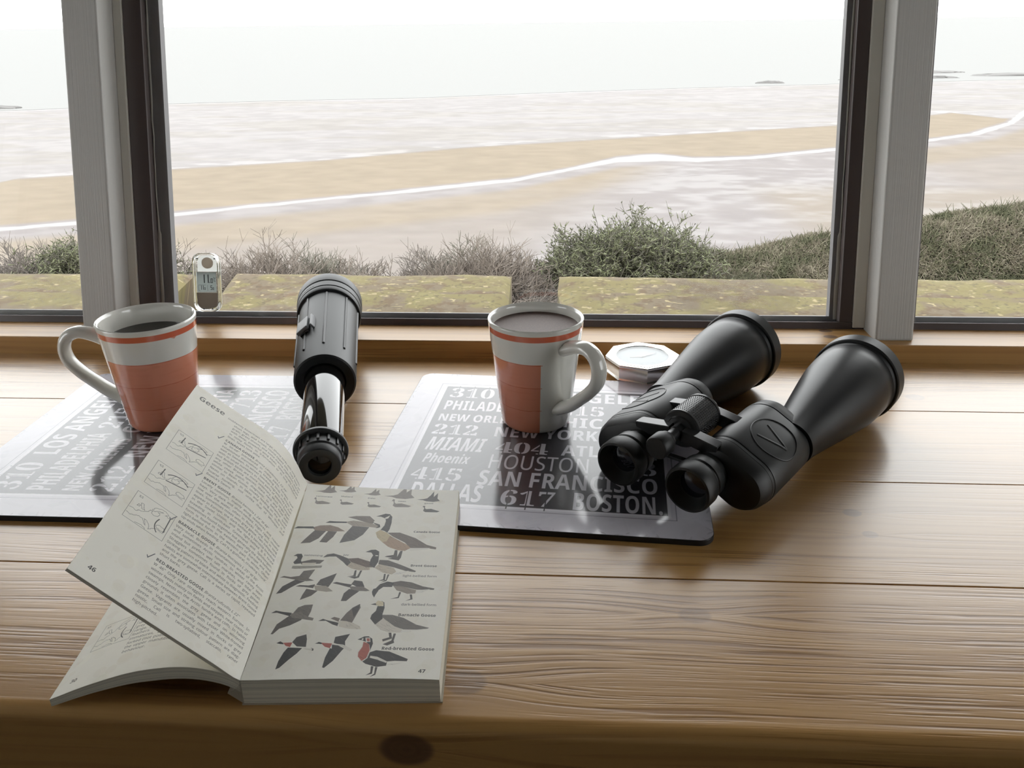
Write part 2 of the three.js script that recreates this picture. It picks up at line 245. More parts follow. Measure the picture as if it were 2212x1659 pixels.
function mug(label, x, z, turn, fill) {
  const t = thing('mug', label, 'mug', [x, Y + MT, z], 'white and orange mugs'); t.rotation.y = turn;
  const pts = [[0, 0.0012], [0.024, 0.0012], [0.026, 0], [0.0295, 0], [0.0318, 0.0016]]; for (let i = 1; i <= 24; i++) pts.push([mugR(MGH * i / 24 * 0.985), MGH * i / 24 * 0.985]);
  pts.push([mugR(MGH) - 0.0006, MGH - 0.0004], [mugR(MGH) - 0.0016, MGH]);
  const body = new THREE.LatheGeometry(pts.map(([r, y]) => new THREE.Vector2(r, y)), 96, -Math.PI / 2, Math.PI * 2);   // seam opposite the handle, which points along +x
  { const p = body.attributes.position, uv = body.attributes.uv; for (let i = 0; i < p.count; i++) uv.setY(i, p.getY(i) / MGH); }
  part('body', body, mugBodyMat, t, 'white glazed wall with orange bands');
  const inn = [[mugR(MGH) - 0.0016, MGH], [mugR(MGH) - 0.003, MGH - 0.0008]]; for (let i = 0; i <= 12; i++) { const y = lerp(MGH - 0.003, 0.007, i / 12); inn.push([mugR(y) - 0.0038, y]); } inn.push([0.02, 0.005], [0, 0.005]);
  part('interior', new THREE.LatheGeometry(inn.map(([r, y]) => new THREE.Vector2(r, y)), 96), mugWhite, t, 'white glazed inside');
  const P = [[mugR(0.083) - 0.004, 0.0845], [0.0535, 0.0905], [0.066, 0.0925], [0.0765, 0.0875], [0.0815, 0.0765], [0.0795, 0.064], [0.071, 0.0525], [0.059, 0.0415], [0.046, 0.031], [mugR(0.024) - 0.003, 0.024]].map(([r, y]) => V3(r, y, 0));
  part('handle', tubeE(P, (s) => 0.0055 + 0.0012 * Math.pow(Math.abs(s - 0.5) * 2, 2), (s) => 0.0080 + 0.0030 * Math.pow(Math.abs(s - 0.5) * 2, 6), 64, 18, V3(0, 0, 1)), mugWhite, t, 'white handle');
  fill(t); return t;
}
const disc = (r, y, seg = 64) => { const g = new THREE.CircleGeometry(r, seg); g.rotateX(-Math.PI / 2); g.translate(0, y, 0); return g; };
mug('white and orange mug of black coffee on the sideways placemat', -0.3875, -0.712, 3.23, (t) => part('coffee', disc(mugR(0.088) - 0.0037, 0.088), M({ color: lin(0.012, 0.008, 0.006), roughness: 0.06 }), t, 'black coffee'));
mug('white and orange mug of frothy hot chocolate beside the binoculars', -0.0234, -0.7234, -0.80, (t) => {
  const foam = canvasTex(512, 512, (c, w) => { c.fillStyle = '#5f473d'; c.fillRect(0, 0, w, w); for (let i = 0; i < 9000; i++) { const a = rr(0, 6.3), r = Math.sqrt(rnd()) * 250, x = 256 + r * Math.cos(a), y = 256 + r * Math.sin(a); c.fillStyle = rnd() < 0.5 ? `rgba(70,48,42,${rr(0.1, 0.4)})` : `rgba(160,134,122,${rr(0.05, 0.26)})`; c.beginPath(); c.arc(x, y, rr(0.7, 2.6), 0, 7); c.fill(); } for (let i = 0; i < 200; i++) { c.fillStyle = `rgba(60,42,36,${rr(0.05, 0.2)})`; const a = rr(0, 6.3), r = rr(215, 256); c.beginPath(); c.arc(256 + r * Math.cos(a), 256 + r * Math.sin(a), rr(4, 18), 0, 7); c.fill(); } });
  part('hot_chocolate', disc(mugR(0.097) - 0.0037, 0.097), M({ map: foam, roughness: 0.55 }), t, 'frothy brown hot chocolate');
  const ring = (y, n, s) => { const P = [], I = []; for (let i = 0; i <= n; i++) { const a = i / n * 2 * Math.PI, r = mugR(y) - 0.00365, h = 0.0012 + 0.004 * Math.pow(noise(i * 0.35, s), 3); for (const q of [y - 0.001, y + h]) P.push((r + (q - y) * 0.11) * Math.cos(a), q, (r + (q - y) * 0.11) * Math.sin(a)); } for (let i = 0; i < n; i++) I.push(i * 2, i * 2 + 1, i * 2 + 2, i * 2 + 1, i * 2 + 3, i * 2 + 2); const g = new THREE.BufferGeometry(); g.setAttribute('position', new THREE.Float32BufferAttribute(P, 3)); g.setIndex(I); g.computeVertexNormals(); return g; };
  part('froth_line', ring(0.097, 160, 5), M({ color: lin(0.20, 0.125, 0.10), roughness: 0.5 }), t, 'brown tide line of froth');
});

// ---------------------------------------------------------------- spotting scope
{
  const t = thing('spotting_scope', 'black spotting scope pointing out of the window, lying between the two mugs', 'telescope', [-0.1978, Y + 0.0239, -0.5895]); t.rotation.order = 'YXZ'; t.rotation.y = 0.2234; t.rotation.x = 0.098;
  const rub = M({ color: lin(0.028, 0.030, 0.031), roughness: 0.42 }), arm = M({ color: lin(0.021, 0.0235, 0.025), roughness: 0.45 }), gloss = M({ color: lin(0.008, 0.008, 0.009), roughness: 0.07, clearcoat: 1, clearcoatRoughness: 0.03 }), dark = M({ color: lin(0.01, 0.01, 0.011), roughness: 0.5 }), lens = M({ color: lin(0.005, 0.005, 0.007), roughness: 0.05 });
  part('eyecup', latheF([[0.0095, 0.004], [0.010, 0.001], [0.013, 0], [0.0168, 0.0004], [0.0175, 0.0015], [0.0178, 0.010], [0.0190, 0.0115], [0.0190, 0.0235], [0.0, 0.0235]], 64), rub, t, 'black rubber eyecup');
  part('eye_lens', latheF([[0, 0.0035], [0.005, 0.0036], [0.0100, 0.0045]], 40), lens, t);
  const fb = part('focus_ring', latheF([[0.019, 0.0225], [0.0226, 0.0228], [0.0233, 0.0238], [0.0233, 0.0262], [0.0226, 0.0275], [0.018, 0.0278]], 72), rub, t, 'black flanged ring');
  for (let i = 0; i < 14; i++) { const a = i / 14 * 2 * Math.PI, g = rbox(-0.0012, 0.0012, 0.0185, 0.0204, -0.0228, -0.0135, 0.0005); g.rotateZ(a); part('grip_rib', g, rub, fb); }
  part('draw_tube', latheF([[0.0182, 0.027], [0.0186, 0.0285], [0.0192, 0.152]], 72), gloss, t, 'glossy black draw tube');
  part('barrel', latheF([[0.0188, 0.150], [0.0205, 0.1475], [0.0285, 0.1463], [0.0301, 0.1475], [0.0303, 0.152], [0.0327, 0.300], [0.0327, 0.305]], 72), arm, t, 'dark grey rubber armoured barrel');
  for (let i = 0; i < 9; i++) { const a = -0.03 + i / 9 * 2 * Math.PI, P = []; for (let k = 0; k <= 6; k++) { const d = lerp(0.172, 0.295, k / 6), R = lerp(0.0301, 0.0327, (d - 0.15) / 0.15) - 0.0002; P.push(V3(-Math.sin(a) * R, Math.cos(a) * R, -d)); } const cap = new THREE.SphereGeometry(0.0016, 10, 8); cap.translate(...P[0].toArray()); part('barrel_rib', merged([tubeE(P, 0.0016, 0.0016, 8, 10, V3(1, 0.01, 0)), cap]), arm, t); }
  const hood = part('objective_hood', latheF([[0.0325, 0.299], [0.0352, 0.2992], [0.0358, 0.3005], [0.0360, 0.3075], [0.0350, 0.3082], [0.0350, 0.3095], [0.0362, 0.310], [0.0366, 0.321], [0.0357, 0.3216], [0.0357, 0.3236], [0.0368, 0.3242], [0.0373, 0.328], [0.0373, 0.3405], [0.0368, 0.3425], [0.0345, 0.3427], [0.0338, 0.3405], [0.0332, 0.30]], 80), arm, t, 'dark grey ringed objective hood');
  part('objective_lens', latheF([[0.0333, 0.318], [0.02, 0.3205], [0, 0.322]], 48), lens, t);
  // clamp for the tripod foot on the side
  const cl = new THREE.Group(); cl.name = 'foot_clamp'; cl.userData.label = 'grey metal clamp on the side of the barrel'; t.add(cl); cl.rotation.z = 0.68; cl.position.z = 0.012; cl.scale.set(1.12, 1, 1.12); const grey = M({ color: lin(0.20, 0.205, 0.215), roughness: 0.4 });
  part('clamp_plate', rbox(-0.0065, 0.0065, 0.0325, 0.0368, -0.220, -0.198, 0.0008), grey, cl); part('clamp_foot', rbox(-0.005, 0.005, 0.029, 0.0330, -0.217, -0.196, 0.0008), dark, cl); part('clamp_wing', rbox(0.0085, 0.0105, 0.0285, 0.0352, -0.222, -0.199, 0.0008), grey, cl);
  const font = await new FontLoader().loadAsync('fonts/droid/droid_sans_bold.typeface.json');
  globalThis.bold = font;
  // small white lettering round the hood, too small to read
  const gl = []; for (let i = 0; i < 9; i++) { const a = 0.42 + i * 0.058, R = 0.03655; const g = new THREE.BoxGeometry(0.0011, 0.0002, 0.0018 + 0.0006 * noise(i * 3.3, 2)); g.translate(0, R, -0.3152); g.rotateZ(a); gl.push(g); }
  part('lettering', merged(gl), M({ color: lin(0.4, 0.4, 0.4), roughness: 0.5 }), hood);
}

// ---------------------------------------------------------------- binoculars
{
  const th = 0.6461, t = thing('binoculars', 'large black binoculars with long flared barrels lying beside the placemat', 'binoculars', [0.2366, Y + 0.0421, -0.7868]); t.rotation.order = 'YXZ'; t.rotation.y = -th; t.rotation.x = 0.056;
  const shell = M({ color: lin(0.010, 0.0105, 0.012), roughness: 0.38 }), armour = M({ color: lin(0.017, 0.0185, 0.0195), roughness: 0.42 }), rub = M({ color: lin(0.0065, 0.007, 0.0075), roughness: 0.48 }), metal = M({ color: lin(0.03, 0.031, 0.033), roughness: 0.26 }), polished = M({ color: lin(0.035, 0.036, 0.038), roughness: 0.12 }), lens = M({ color: lin(0.004, 0.004, 0.008), roughness: 0.03 });
  for (const s of [-1, 1]) {
    const ox = s * 0.0602;
    const bar = part('barrel', latheF([[0.036, -0.010], [0.0385, -0.0135], [0.0384, -0.030], [0.0374, -0.045], [0.0352, -0.060], [0.0300, -0.0900], [0.0248, -0.120], [0.0212, -0.142], [0.0205, -0.155], [0, -0.155]].reverse().map(([r, d]) => [r, d]), 80, 0.9), shell, t, 'smooth black flared barrel'); bar.position.x = ox;
    const cap = part('objective_ring', latheF([[0.0352, -0.006], [0.0352, 0.0055], [0.0362, 0.007], [0.0405, 0.007], [0.0415, 0.006], [0.0415, -0.0075], [0.0405, -0.0085], [0.0388, -0.0087], [0.038, -0.0125]], 80), armour, t, 'black rubber rim'); cap.position.x = ox;
    const ol = part('objective_lens', latheF([[0.0355, -0.004], [0.02, -0.0015], [0, 0]], 48), lens, t); ol.position.x = ox;
    // prism housing: a stadium, inner end high, outer end low
    const A = new THREE.Vector2(s * 0.0375, 0.0078), Bq = new THREE.Vector2(s * 0.0565, -0.0022), R0 = 0.0222, ab = Bq.clone().sub(A), L = ab.length(), dirv = ab.clone().divideScalar(L), nrm = new THREE.Vector2(-s * dirv.y * s, 0); nrm.set(-dirv.y, dirv.x); if (nrm.y < 0) nrm.multiplyScalar(-1);
    const outline = (q, R) => { // q: arc length from the middle of the upper face, positive outwards
      const per = 2 * L + 2 * Math.PI * R; q = ((q % per) + per) % per; let d;
      if (q < L / 2) return A.clone().addScaledVector(dirv, L / 2 + q).addScaledVector(nrm, R); q -= L / 2;
      if (q < Math.PI * R) { d = q / R; return Bq.clone().addScaledVector(nrm, R * Math.cos(d)).addScaledVector(dirv, R * Math.sin(d)); } q -= Math.PI * R;
      if (q < L) return Bq.clone().addScaledVector(dirv, -q).addScaledVector(nrm, -R); q -= L;
      if (q < Math.PI * R) { d = q / R; return A.clone().addScaledVector(nrm, -R * Math.cos(d)).addScaledVector(dirv, -R * Math.sin(d)); } q -= Math.PI * R;
      return A.clone().addScaledVector(dirv, q).addScaledVector(nrm, R);
    };
    const loft = (prof) => { const n = 72, P = [], I = []; prof.forEach(([z, R]) => { const per = 2 * L + 2 * Math.PI * R; for (let i = 0; i < n; i++) { const p = outline(i / n * per, R); P.push(p.x, p.y, z); } });
      for (let k = 0; k + 1 < prof.length; k++) for (let i = 0; i < n; i++) { const a = k * n + i, b = k * n + (i + 1) % n, c = a + n, d = b + n; s > 0 ? I.push(a, c, b, b, c, d) : I.push(a, b, c, b, d, c); }
      const mid = A.clone().add(Bq).multiplyScalar(0.5); [0, prof.length - 1].forEach((k, e) => { const m = P.length / 3; P.push(mid.x, mid.y, prof[k][0]); for (let i = 0; i < n; i++) { const a = k * n + i, b = k * n + (i + 1) % n; (s > 0) === (e === 0) ? I.push(m, a, b) : I.push(m, b, a); } });
      const g = new THREE.BufferGeometry(); g.setAttribute('position', new THREE.Float32BufferAttribute(P, 3)); g.setIndex(I); return creased(g, 0.55); };
    part('prism_housing', loft([[0.136, 0.012], [0.1385, 0.0185], [0.143, 0.0208], [0.150, 0.0217], [0.226, 0.0217], [0.2335, 0.0205], [0.2385, 0.0180], [0.2405, 0.0145]]), rub, t, 'black prism housing');
    const am = part('armour', loft([[0.1555, 0.0212], [0.156, 0.0222], [0.1575, 0.0226], [0.2195, 0.0226], [0.221, 0.0222], [0.2215, 0.0212]]), armour, t, 'grey black rubber armour');
    part('rim', loft([[0.1515, 0.0212], [0.1518, 0.0222], [0.1545, 0.0222], [0.1548, 0.0212]]), armour, am); part('rim', loft([[0.2222, 0.0212], [0.2225, 0.0221], [0.2252, 0.0219], [0.2256, 0.0212]]), armour, am);
    // oval badge with a V pressed into the armour
    const on = (z, q, h) => { const p = outline(q, 0.0226 + h); return V3(p.x, p.y, z); }, zc = 0.1885, ring = []; for (let i = 0; i < 40; i++) { const f = i / 40 * 2 * Math.PI; ring.push(on(zc + 0.0215 * Math.cos(f), 0.004 + 0.0205 * Math.sin(f), 0.0001)); }
    const c = new THREE.CatmullRomCurve3(ring, true), badge = part('badge', new THREE.TubeGeometry(c, 120, 0.0006, 8, true), armour, am, 'oval badge with a raised letter V');
    const bar2 = (z0, q0, z1, q1) => { const P = []; for (let i = 0; i <= 8; i++) P.push(on(lerp(z0, z1, i / 8), lerp(q0, q1, i / 8), 0)); return tubeE(P, 0.0005, 0.0013, 12, 8, V3(0, 0, 1)); };
    part('letter', merged([bar2(zc - 0.0085, -0.0075, zc + 0.0006, 0.0165), bar2(zc + 0.0105, -0.0075, zc + 0.0006, 0.0165)]), armour, badge);
    // eyepiece
    const ex = s * 0.0315, ey = 0.0062, ep = new THREE.Group(); ep.name = 'eyepiece'; ep.userData.label = 'black eyepiece with rubber eyecup'; t.add(ep); ep.position.set(ex, ey, 0);
    part('eyepiece_tube', latheF([[0.0160, -0.236], [0.0162, -0.246], [0.0178, -0.2472], [0.0184, -0.2485], [0.0186, -0.2560], [0.0176, -0.2567]].map(([r, d]) => [r, d]).reverse(), 56), armour, ep);
    part('eyecup', latheF([[0.0176, -0.2567], [0.0176, -0.2590], [0.0190, -0.2596], [0.0198, -0.2615], [0.0198, -0.2720], [0.0190, -0.2742], [0.0172, -0.2746], [0.0160, -0.2730], [0.0125, -0.2655], [0.0110, -0.2640]].reverse(), 64), rub, ep);
    part('eye_lens', latheF([[0.0112, -0.2642], [0.006, -0.2655], [0, -0.266]].reverse(), 40), lens, ep);
    for (const z of [0.1905, 0.2340]) { const sh = new THREE.Group(); const g = rbox(0.005, 0.037, -0.0060, 0.0045, z - 0.0055, z + 0.0055, 0.0008); if (s < 0) g.scale(-1, 1, 1), g.index && g.setIndex([...g.index.array].reverse()); const m = part('bridge_arm', g, polished, t, 'flat black bridge arm'); m.position.set(0, 0.0300, 0); m.rotation.z = -s * 0.16; if (s < 0) g.computeVertexNormals(); }
    part('eyepiece_arm', rbox(Math.min(0, ex * 0.75), Math.max(0, ex * 0.75), 0.010, 0.0125, 0.2425, 0.2475, 0.0006), metal, t);
  }
  const ax = (pts, seg = 56) => latheF(pts.map(([r, z]) => [r, -z]).reverse(), seg);
  const spin = (g) => { g.translate(0, 0.0290, 0.0265); return g; };
  part('hinge', spin(ax([[0, 0.155], [0.0070, 0.155], [0.0080, 0.1565], [0.0080, 0.1660], [0.0070, 0.167], [0.006, 0.167], [0.006, 0.2125], [0.0052, 0.2135], [0.0052, 0.2245], [0, 0.2245]])), metal, t, 'central hinge');
  const wheel = part('focus_wheel', spin(ax([[0.006, 0.1675], [0.0155, 0.1675], [0.0166, 0.1685], [0.0166, 0.1705], [0.0160, 0.171], [0.0160, 0.2005], [0.0166, 0.201], [0.0166, 0.203], [0.0155, 0.204], [0.012, 0.2042], [0.011, 0.2055], [0.006, 0.2055]])), metal, t, 'knurled focus wheel');
  { const kn = []; for (let i = 0; i < 56; i++) for (let k = 0; k < 11; k++) { const a = i / 56 * 2 * Math.PI, g = new THREE.ConeGeometry(0.00095, 0.0009, 4); g.rotateY(Math.PI / 4); g.translate(0, 0.01615, 0.1725 + k * 0.00268); g.rotateZ(a); kn.push(g); } const o = part('knurling', spin(merged(kn)), M({ color: lin(0.02, 0.02, 0.021), roughness: 0.38 }), wheel); o.userData.kind = 'stuff'; }
  part('dioptre_knob', spin(ax([[0, 0.2235], [0.0065, 0.2235], [0.0078, 0.225], [0.0078, 0.2275], [0.0092, 0.2285], [0.0098, 0.2300], [0.0098, 0.2400], [0.0090, 0.2416], [0, 0.242]])), rub, t, 'black end knob of the hinge');
  // markings on the end of the right housing
  const tx = (s, size, x, y) => { const g = new TextGeometry(s, { font: globalThis.bold, size, depth: 0.00015, curveSegments: 3 }); g.rotateZ(-1.12); g.translate(x, y, 0.2394); return g; };
  part('marking', merged([tx('15 x 70', 0.0034, 0.0585, 0.0030)]), M({ color: lin(0.10, 0.095, 0.085), roughness: 0.6 }), t, 'marking 15 x 70');
}

// ---------------------------------------------------------------- octagonal desk clock
{
  const t = thing('desk_clock', 'small silver octagonal desk clock beside the binoculars at the window', 'clock', [0.0895, Y + MT, -0.8527]); t.rotation.y = 0.06;
  const silver = M({ color: lin(0.80, 0.79, 0.76), metalness: 1, roughness: 0.22 }), R = 0.0405, h = 0.0175;
  const oct = (r) => { const s = new THREE.Shape(); for (let i = 0; i < 8; i++) { const a = i * Math.PI / 4 + Math.PI / 2; s[i ? 'lineTo' : 'moveTo'](r * Math.cos(a), r * Math.sin(a)); } s.closePath(); return s; };
  const cyl = (r0, r1, y0, y1, seg, k) => { const g = new THREE.CylinderGeometry(r1, r0, y1 - y0, seg, 1); g.rotateY(k); g.translate(0, (y0 + y1) / 2, 0); return g; };
  const ex = (shape, y0, y1, bev) => { const g = new THREE.ExtrudeGeometry(shape, { depth: y1 - y0 - 2 * bev, bevelEnabled: true, bevelThickness: bev, bevelSize: bev, bevelOffset: -bev, bevelSegments: 2, curveSegments: 48 }); g.rotateX(-Math.PI / 2); g.translate(0, y0 + bev, 0); return creased(g, 0.5); };
  part('base', ex(oct(R + 0.0012), 0, 0.0012, 0.0004), silver, t, 'polished base lip');
  const bodyS = oct(R); part('case', ex(bodyS, 0.0012, h - 0.0025, 0.0004), silver, t, 'polished silver case');
  const bez = oct(R); const hole = new THREE.Path(); hole.absarc(0, 0, 0.0285, 0, Math.PI * 2, true); bez.holes.push(hole); part('bezel', ex(bez, h - 0.0028, h, 0.0006), silver, t, 'silver octagonal bezel');
  { const o2 = oct(0.0366), o1 = oct(0.0355); o2.holes.push(new THREE.Path(o1.getPoints())); part('engraved_line', ex(o2, h - 0.0006, h + 0.0003, 0.0001), silver, t); }
  { const b = []; for (let e = 0; e < 8; e++) { const a0 = e * Math.PI / 4 + Math.PI / 2, a1 = a0 + Math.PI / 4; for (let i = 1; i < 22; i++) { const q = i / 22, g = new THREE.BoxGeometry(0.0006, 0.0008, 0.0007); g.translate(lerp(Math.cos(a0), Math.cos(a1), q) * R, h - 0.0013, lerp(Math.sin(a0), Math.sin(a1), q) * R); b.push(g); } } const m = part('beading', merged(b), silver, t); m.userData.kind = 'stuff'; }
  part('dial', disc(0.0287, h - 0.0021, 56), M({ color: lin(0.38, 0.43, 0.46), roughness: 0.5 }), t, 'pale blue grey dial');
  const hand = (len, w, a, y) => { const s = new THREE.Shape(); s.moveTo(-w / 2, -0.003); s.lineTo(w / 2, -0.003); s.lineTo(0.0002, len); s.lineTo(-0.0002, len); s.closePath(); const g = new THREE.ExtrudeGeometry(s, { depth: 0.0003, bevelEnabled: false }); g.rotateX(-Math.PI / 2); g.rotateY(a); g.translate(0, y, 0); return g; };
  const hm = M({ color: lin(0.8, 0.8, 0.8), roughness: 0.3 }); part('hour_hand', hand(0.014, 0.003, 1.7, h - 0.0019), hm, t); part('minute_hand', hand(0.019, 0.0034, -1.05, h - 0.0015), hm, t); part('hand_pin', cyl(0.0018, 0.0014, h - 0.0022, h - 0.0010, 20, 0), hm, t);
  part('crystal', disc(0.0286, h - 0.0007, 56), M({ color: lin(0.97, 0.98, 0.98), transmission: 1, thickness: 0, roughness: 0.02 }), t, 'clear clock glass');
}

// ---------------------------------------------------------------- window thermometer
{
  const t = thing('window_thermometer', 'clear plastic digital thermometer stuck to the window pane', 'thermometer', [-0.4388, SY, PZ]); t.rotation.x = -LEAN;
  const g0 = -0.0493, w = 0.0335, y0 = 0.0245, y1 = 0.0965, ym = (y0 + y1) / 2, hh = y1 - y0;
  const rr2 = (a, b, r) => { const s = new THREE.Shape(); s.moveTo(-a + r, -b); s.lineTo(a - r, -b); s.quadraticCurveTo(a, -b, a, -b + r); s.lineTo(a, b - r); s.quadraticCurveTo(a, b, a - r, b); s.lineTo(-a + r, b); s.quadraticCurveTo(-a, b, -a, b - r); s.lineTo(-a, -b + r); s.quadraticCurveTo(-a, -b, -a + r, -b); return s; };
  const clear = M({ color: lin(0.95, 0.97, 0.96), transmission: 1, thickness: 0.004, ior: 1.49, roughness: 0.03 });
  const ex = (s, d, z, bev = 0.0006) => { const g = new THREE.ExtrudeGeometry(s, { depth: d - 2 * bev, bevelEnabled: true, bevelThickness: bev, bevelSize: bev, bevelOffset: -bev, bevelSegments: 3, curveSegments: 12 }); g.translate(0, ym, z + bev); return creased(g, 0.5); };
  const rim = rr2(w / 2, hh / 2, 0.0125); rim.holes.push(new THREE.Path(rr2(w / 2 - 0.0022, hh / 2 - 0.0025, 0.0105).getPoints(8)));
  part('case_rim', ex(rim, 0.008, g0 + 0.0005), clear, t, 'clear plastic rim');
  const face = new THREE.ShapeGeometry(rr2(w / 2 - 0.0022, hh / 2 - 0.0025, 0.0105), 8); face.translate(0, ym, g0 + 0.007);
  part('case_front', face, M({ color: lin(0.96, 0.97, 0.96), transmission: 1, thickness: 0, roughness: 0.02 }), t, 'clear plastic front');
  const cup = new THREE.CylinderGeometry(0.0068, 0.0068, 0.003, 32); cup.rotateX(Math.PI / 2); cup.translate(0.0002, y1 - 0.0122, g0 + 0.0018); part('suction_cup', cup, M({ color: lin(0.60, 0.54, 0.48), roughness: 0.95, transmission: 0.8, thickness: 0 }), t, 'round brownish suction cup');
  const lcdT = canvasTex(256, 256, (c) => { c.fillStyle = '#a3acaa'; c.fillRect(0, 0, 256, 256); c.fillStyle = '#23282a';
    const seg = (x, y, w2, h2, on, th2) => { const S = { a: [x, y, w2, th2], g: [x, y + h2 / 2 - th2 / 2, w2, th2], d: [x, y + h2 - th2, w2, th2], f: [x, y, th2, h2 / 2], b: [x + w2 - th2, y, th2, h2 / 2], e: [x, y + h2 / 2, th2, h2 / 2], c: [x + w2 - th2, y + h2 / 2, th2, h2 / 2] }; for (const k of on) c.fillRect(...S[k]); };
    seg(68, 32, 38, 108, 'bc', 14); seg(120, 32, 38, 108, 'bc', 14); c.fillRect(165, 128, 9, 12); seg(182, 82, 28, 58, 'abcdef', 8); c.fillRect(219, 66, 7, 8); seg(226, 76, 20, 46, 'adef', 5);
    c.strokeStyle = '#3a4144'; c.lineWidth = 3; c.beginPath(); c.moveTo(20, 175); c.quadraticCurveTo(18, 165, 30, 165); c.lineTo(118, 165); c.moveTo(18, 178); c.lineTo(20, 232); c.lineTo(40, 246); c.moveTo(140, 165); c.lineTo(134, 200); c.lineTo(142, 240); c.stroke();
    seg(48, 172, 14, 56, 'bc', 7); seg(72, 172, 14, 56, 'bc', 7); seg(94, 196, 16, 32, 'abcdef', 5); seg(176, 172, 24, 56, 'afgcd', 7); seg(206, 196, 16, 32, 'abcdef', 5); });
  const lcd = new THREE.PlaneGeometry(0.0246, 0.0246); lcd.translate(0, y0 + 0.0365, g0 + 0.0062); part('lcd_screen', lcd, M({ map: lcdT, roughness: 0.9, transmission: 0.45, thickness: 0 }), t, 'grey display reading 11.0 degrees C');
  { const up = new THREE.Shape(); up.moveTo(-0.0135, 0.0492); up.lineTo(0.0135, 0.0492); up.lineTo(0.0128, 0.063); up.quadraticCurveTo(0.011, 0.069, 0.004, 0.0692); up.lineTo(-0.004, 0.0692); up.quadraticCurveTo(-0.011, 0.069, -0.0128, 0.063); const ug = new THREE.ShapeGeometry(up, 10); ug.translate(0, y0, g0 + 0.0005); part('back_plate', ug, M({ color: lin(0.85, 0.86, 0.84), roughness: 0.9, transmission: 0.6, thickness: 0 }), t, 'milky plastic round the suction cup'); }
  const lo = new THREE.Shape(); lo.moveTo(-0.0135, 0.0235); lo.lineTo(0.0135, 0.0235); lo.lineTo(0.0128, 0.0105); lo.quadraticCurveTo(0.011, 0.0045, 0.005, 0.0042); lo.lineTo(-0.005, 0.0042); lo.quadraticCurveTo(-0.011, 0.0045, -0.0128, 0.0105); const lg = new THREE.ExtrudeGeometry(lo, { depth: 0.003, bevelEnabled: false, curveSegments: 10 }); lg.translate(0, y0, g0 + 0.003); part('battery_cover', lg, M({ color: lin(0.36, 0.32, 0.28), roughness: 0.9, transmission: 0.5, thickness: 0 }), t, 'brown grey lower cover');
  for (const [x, y] of [[-0.0112, y1 - 0.007], [0.0108, y1 - 0.007], [-0.0052, y0 + 0.0032], [0.0055, y0 + 0.0032]]) { const s = new THREE.CylinderGeometry(0.0008, 0.0008, 0.003, 12); s.rotateX(Math.PI / 2); s.translate(x, y, g0 + 0.0048); part('screw', s, M({ color: lin(0.02, 0.02, 0.02), roughness: 0.4 }), t); }
}
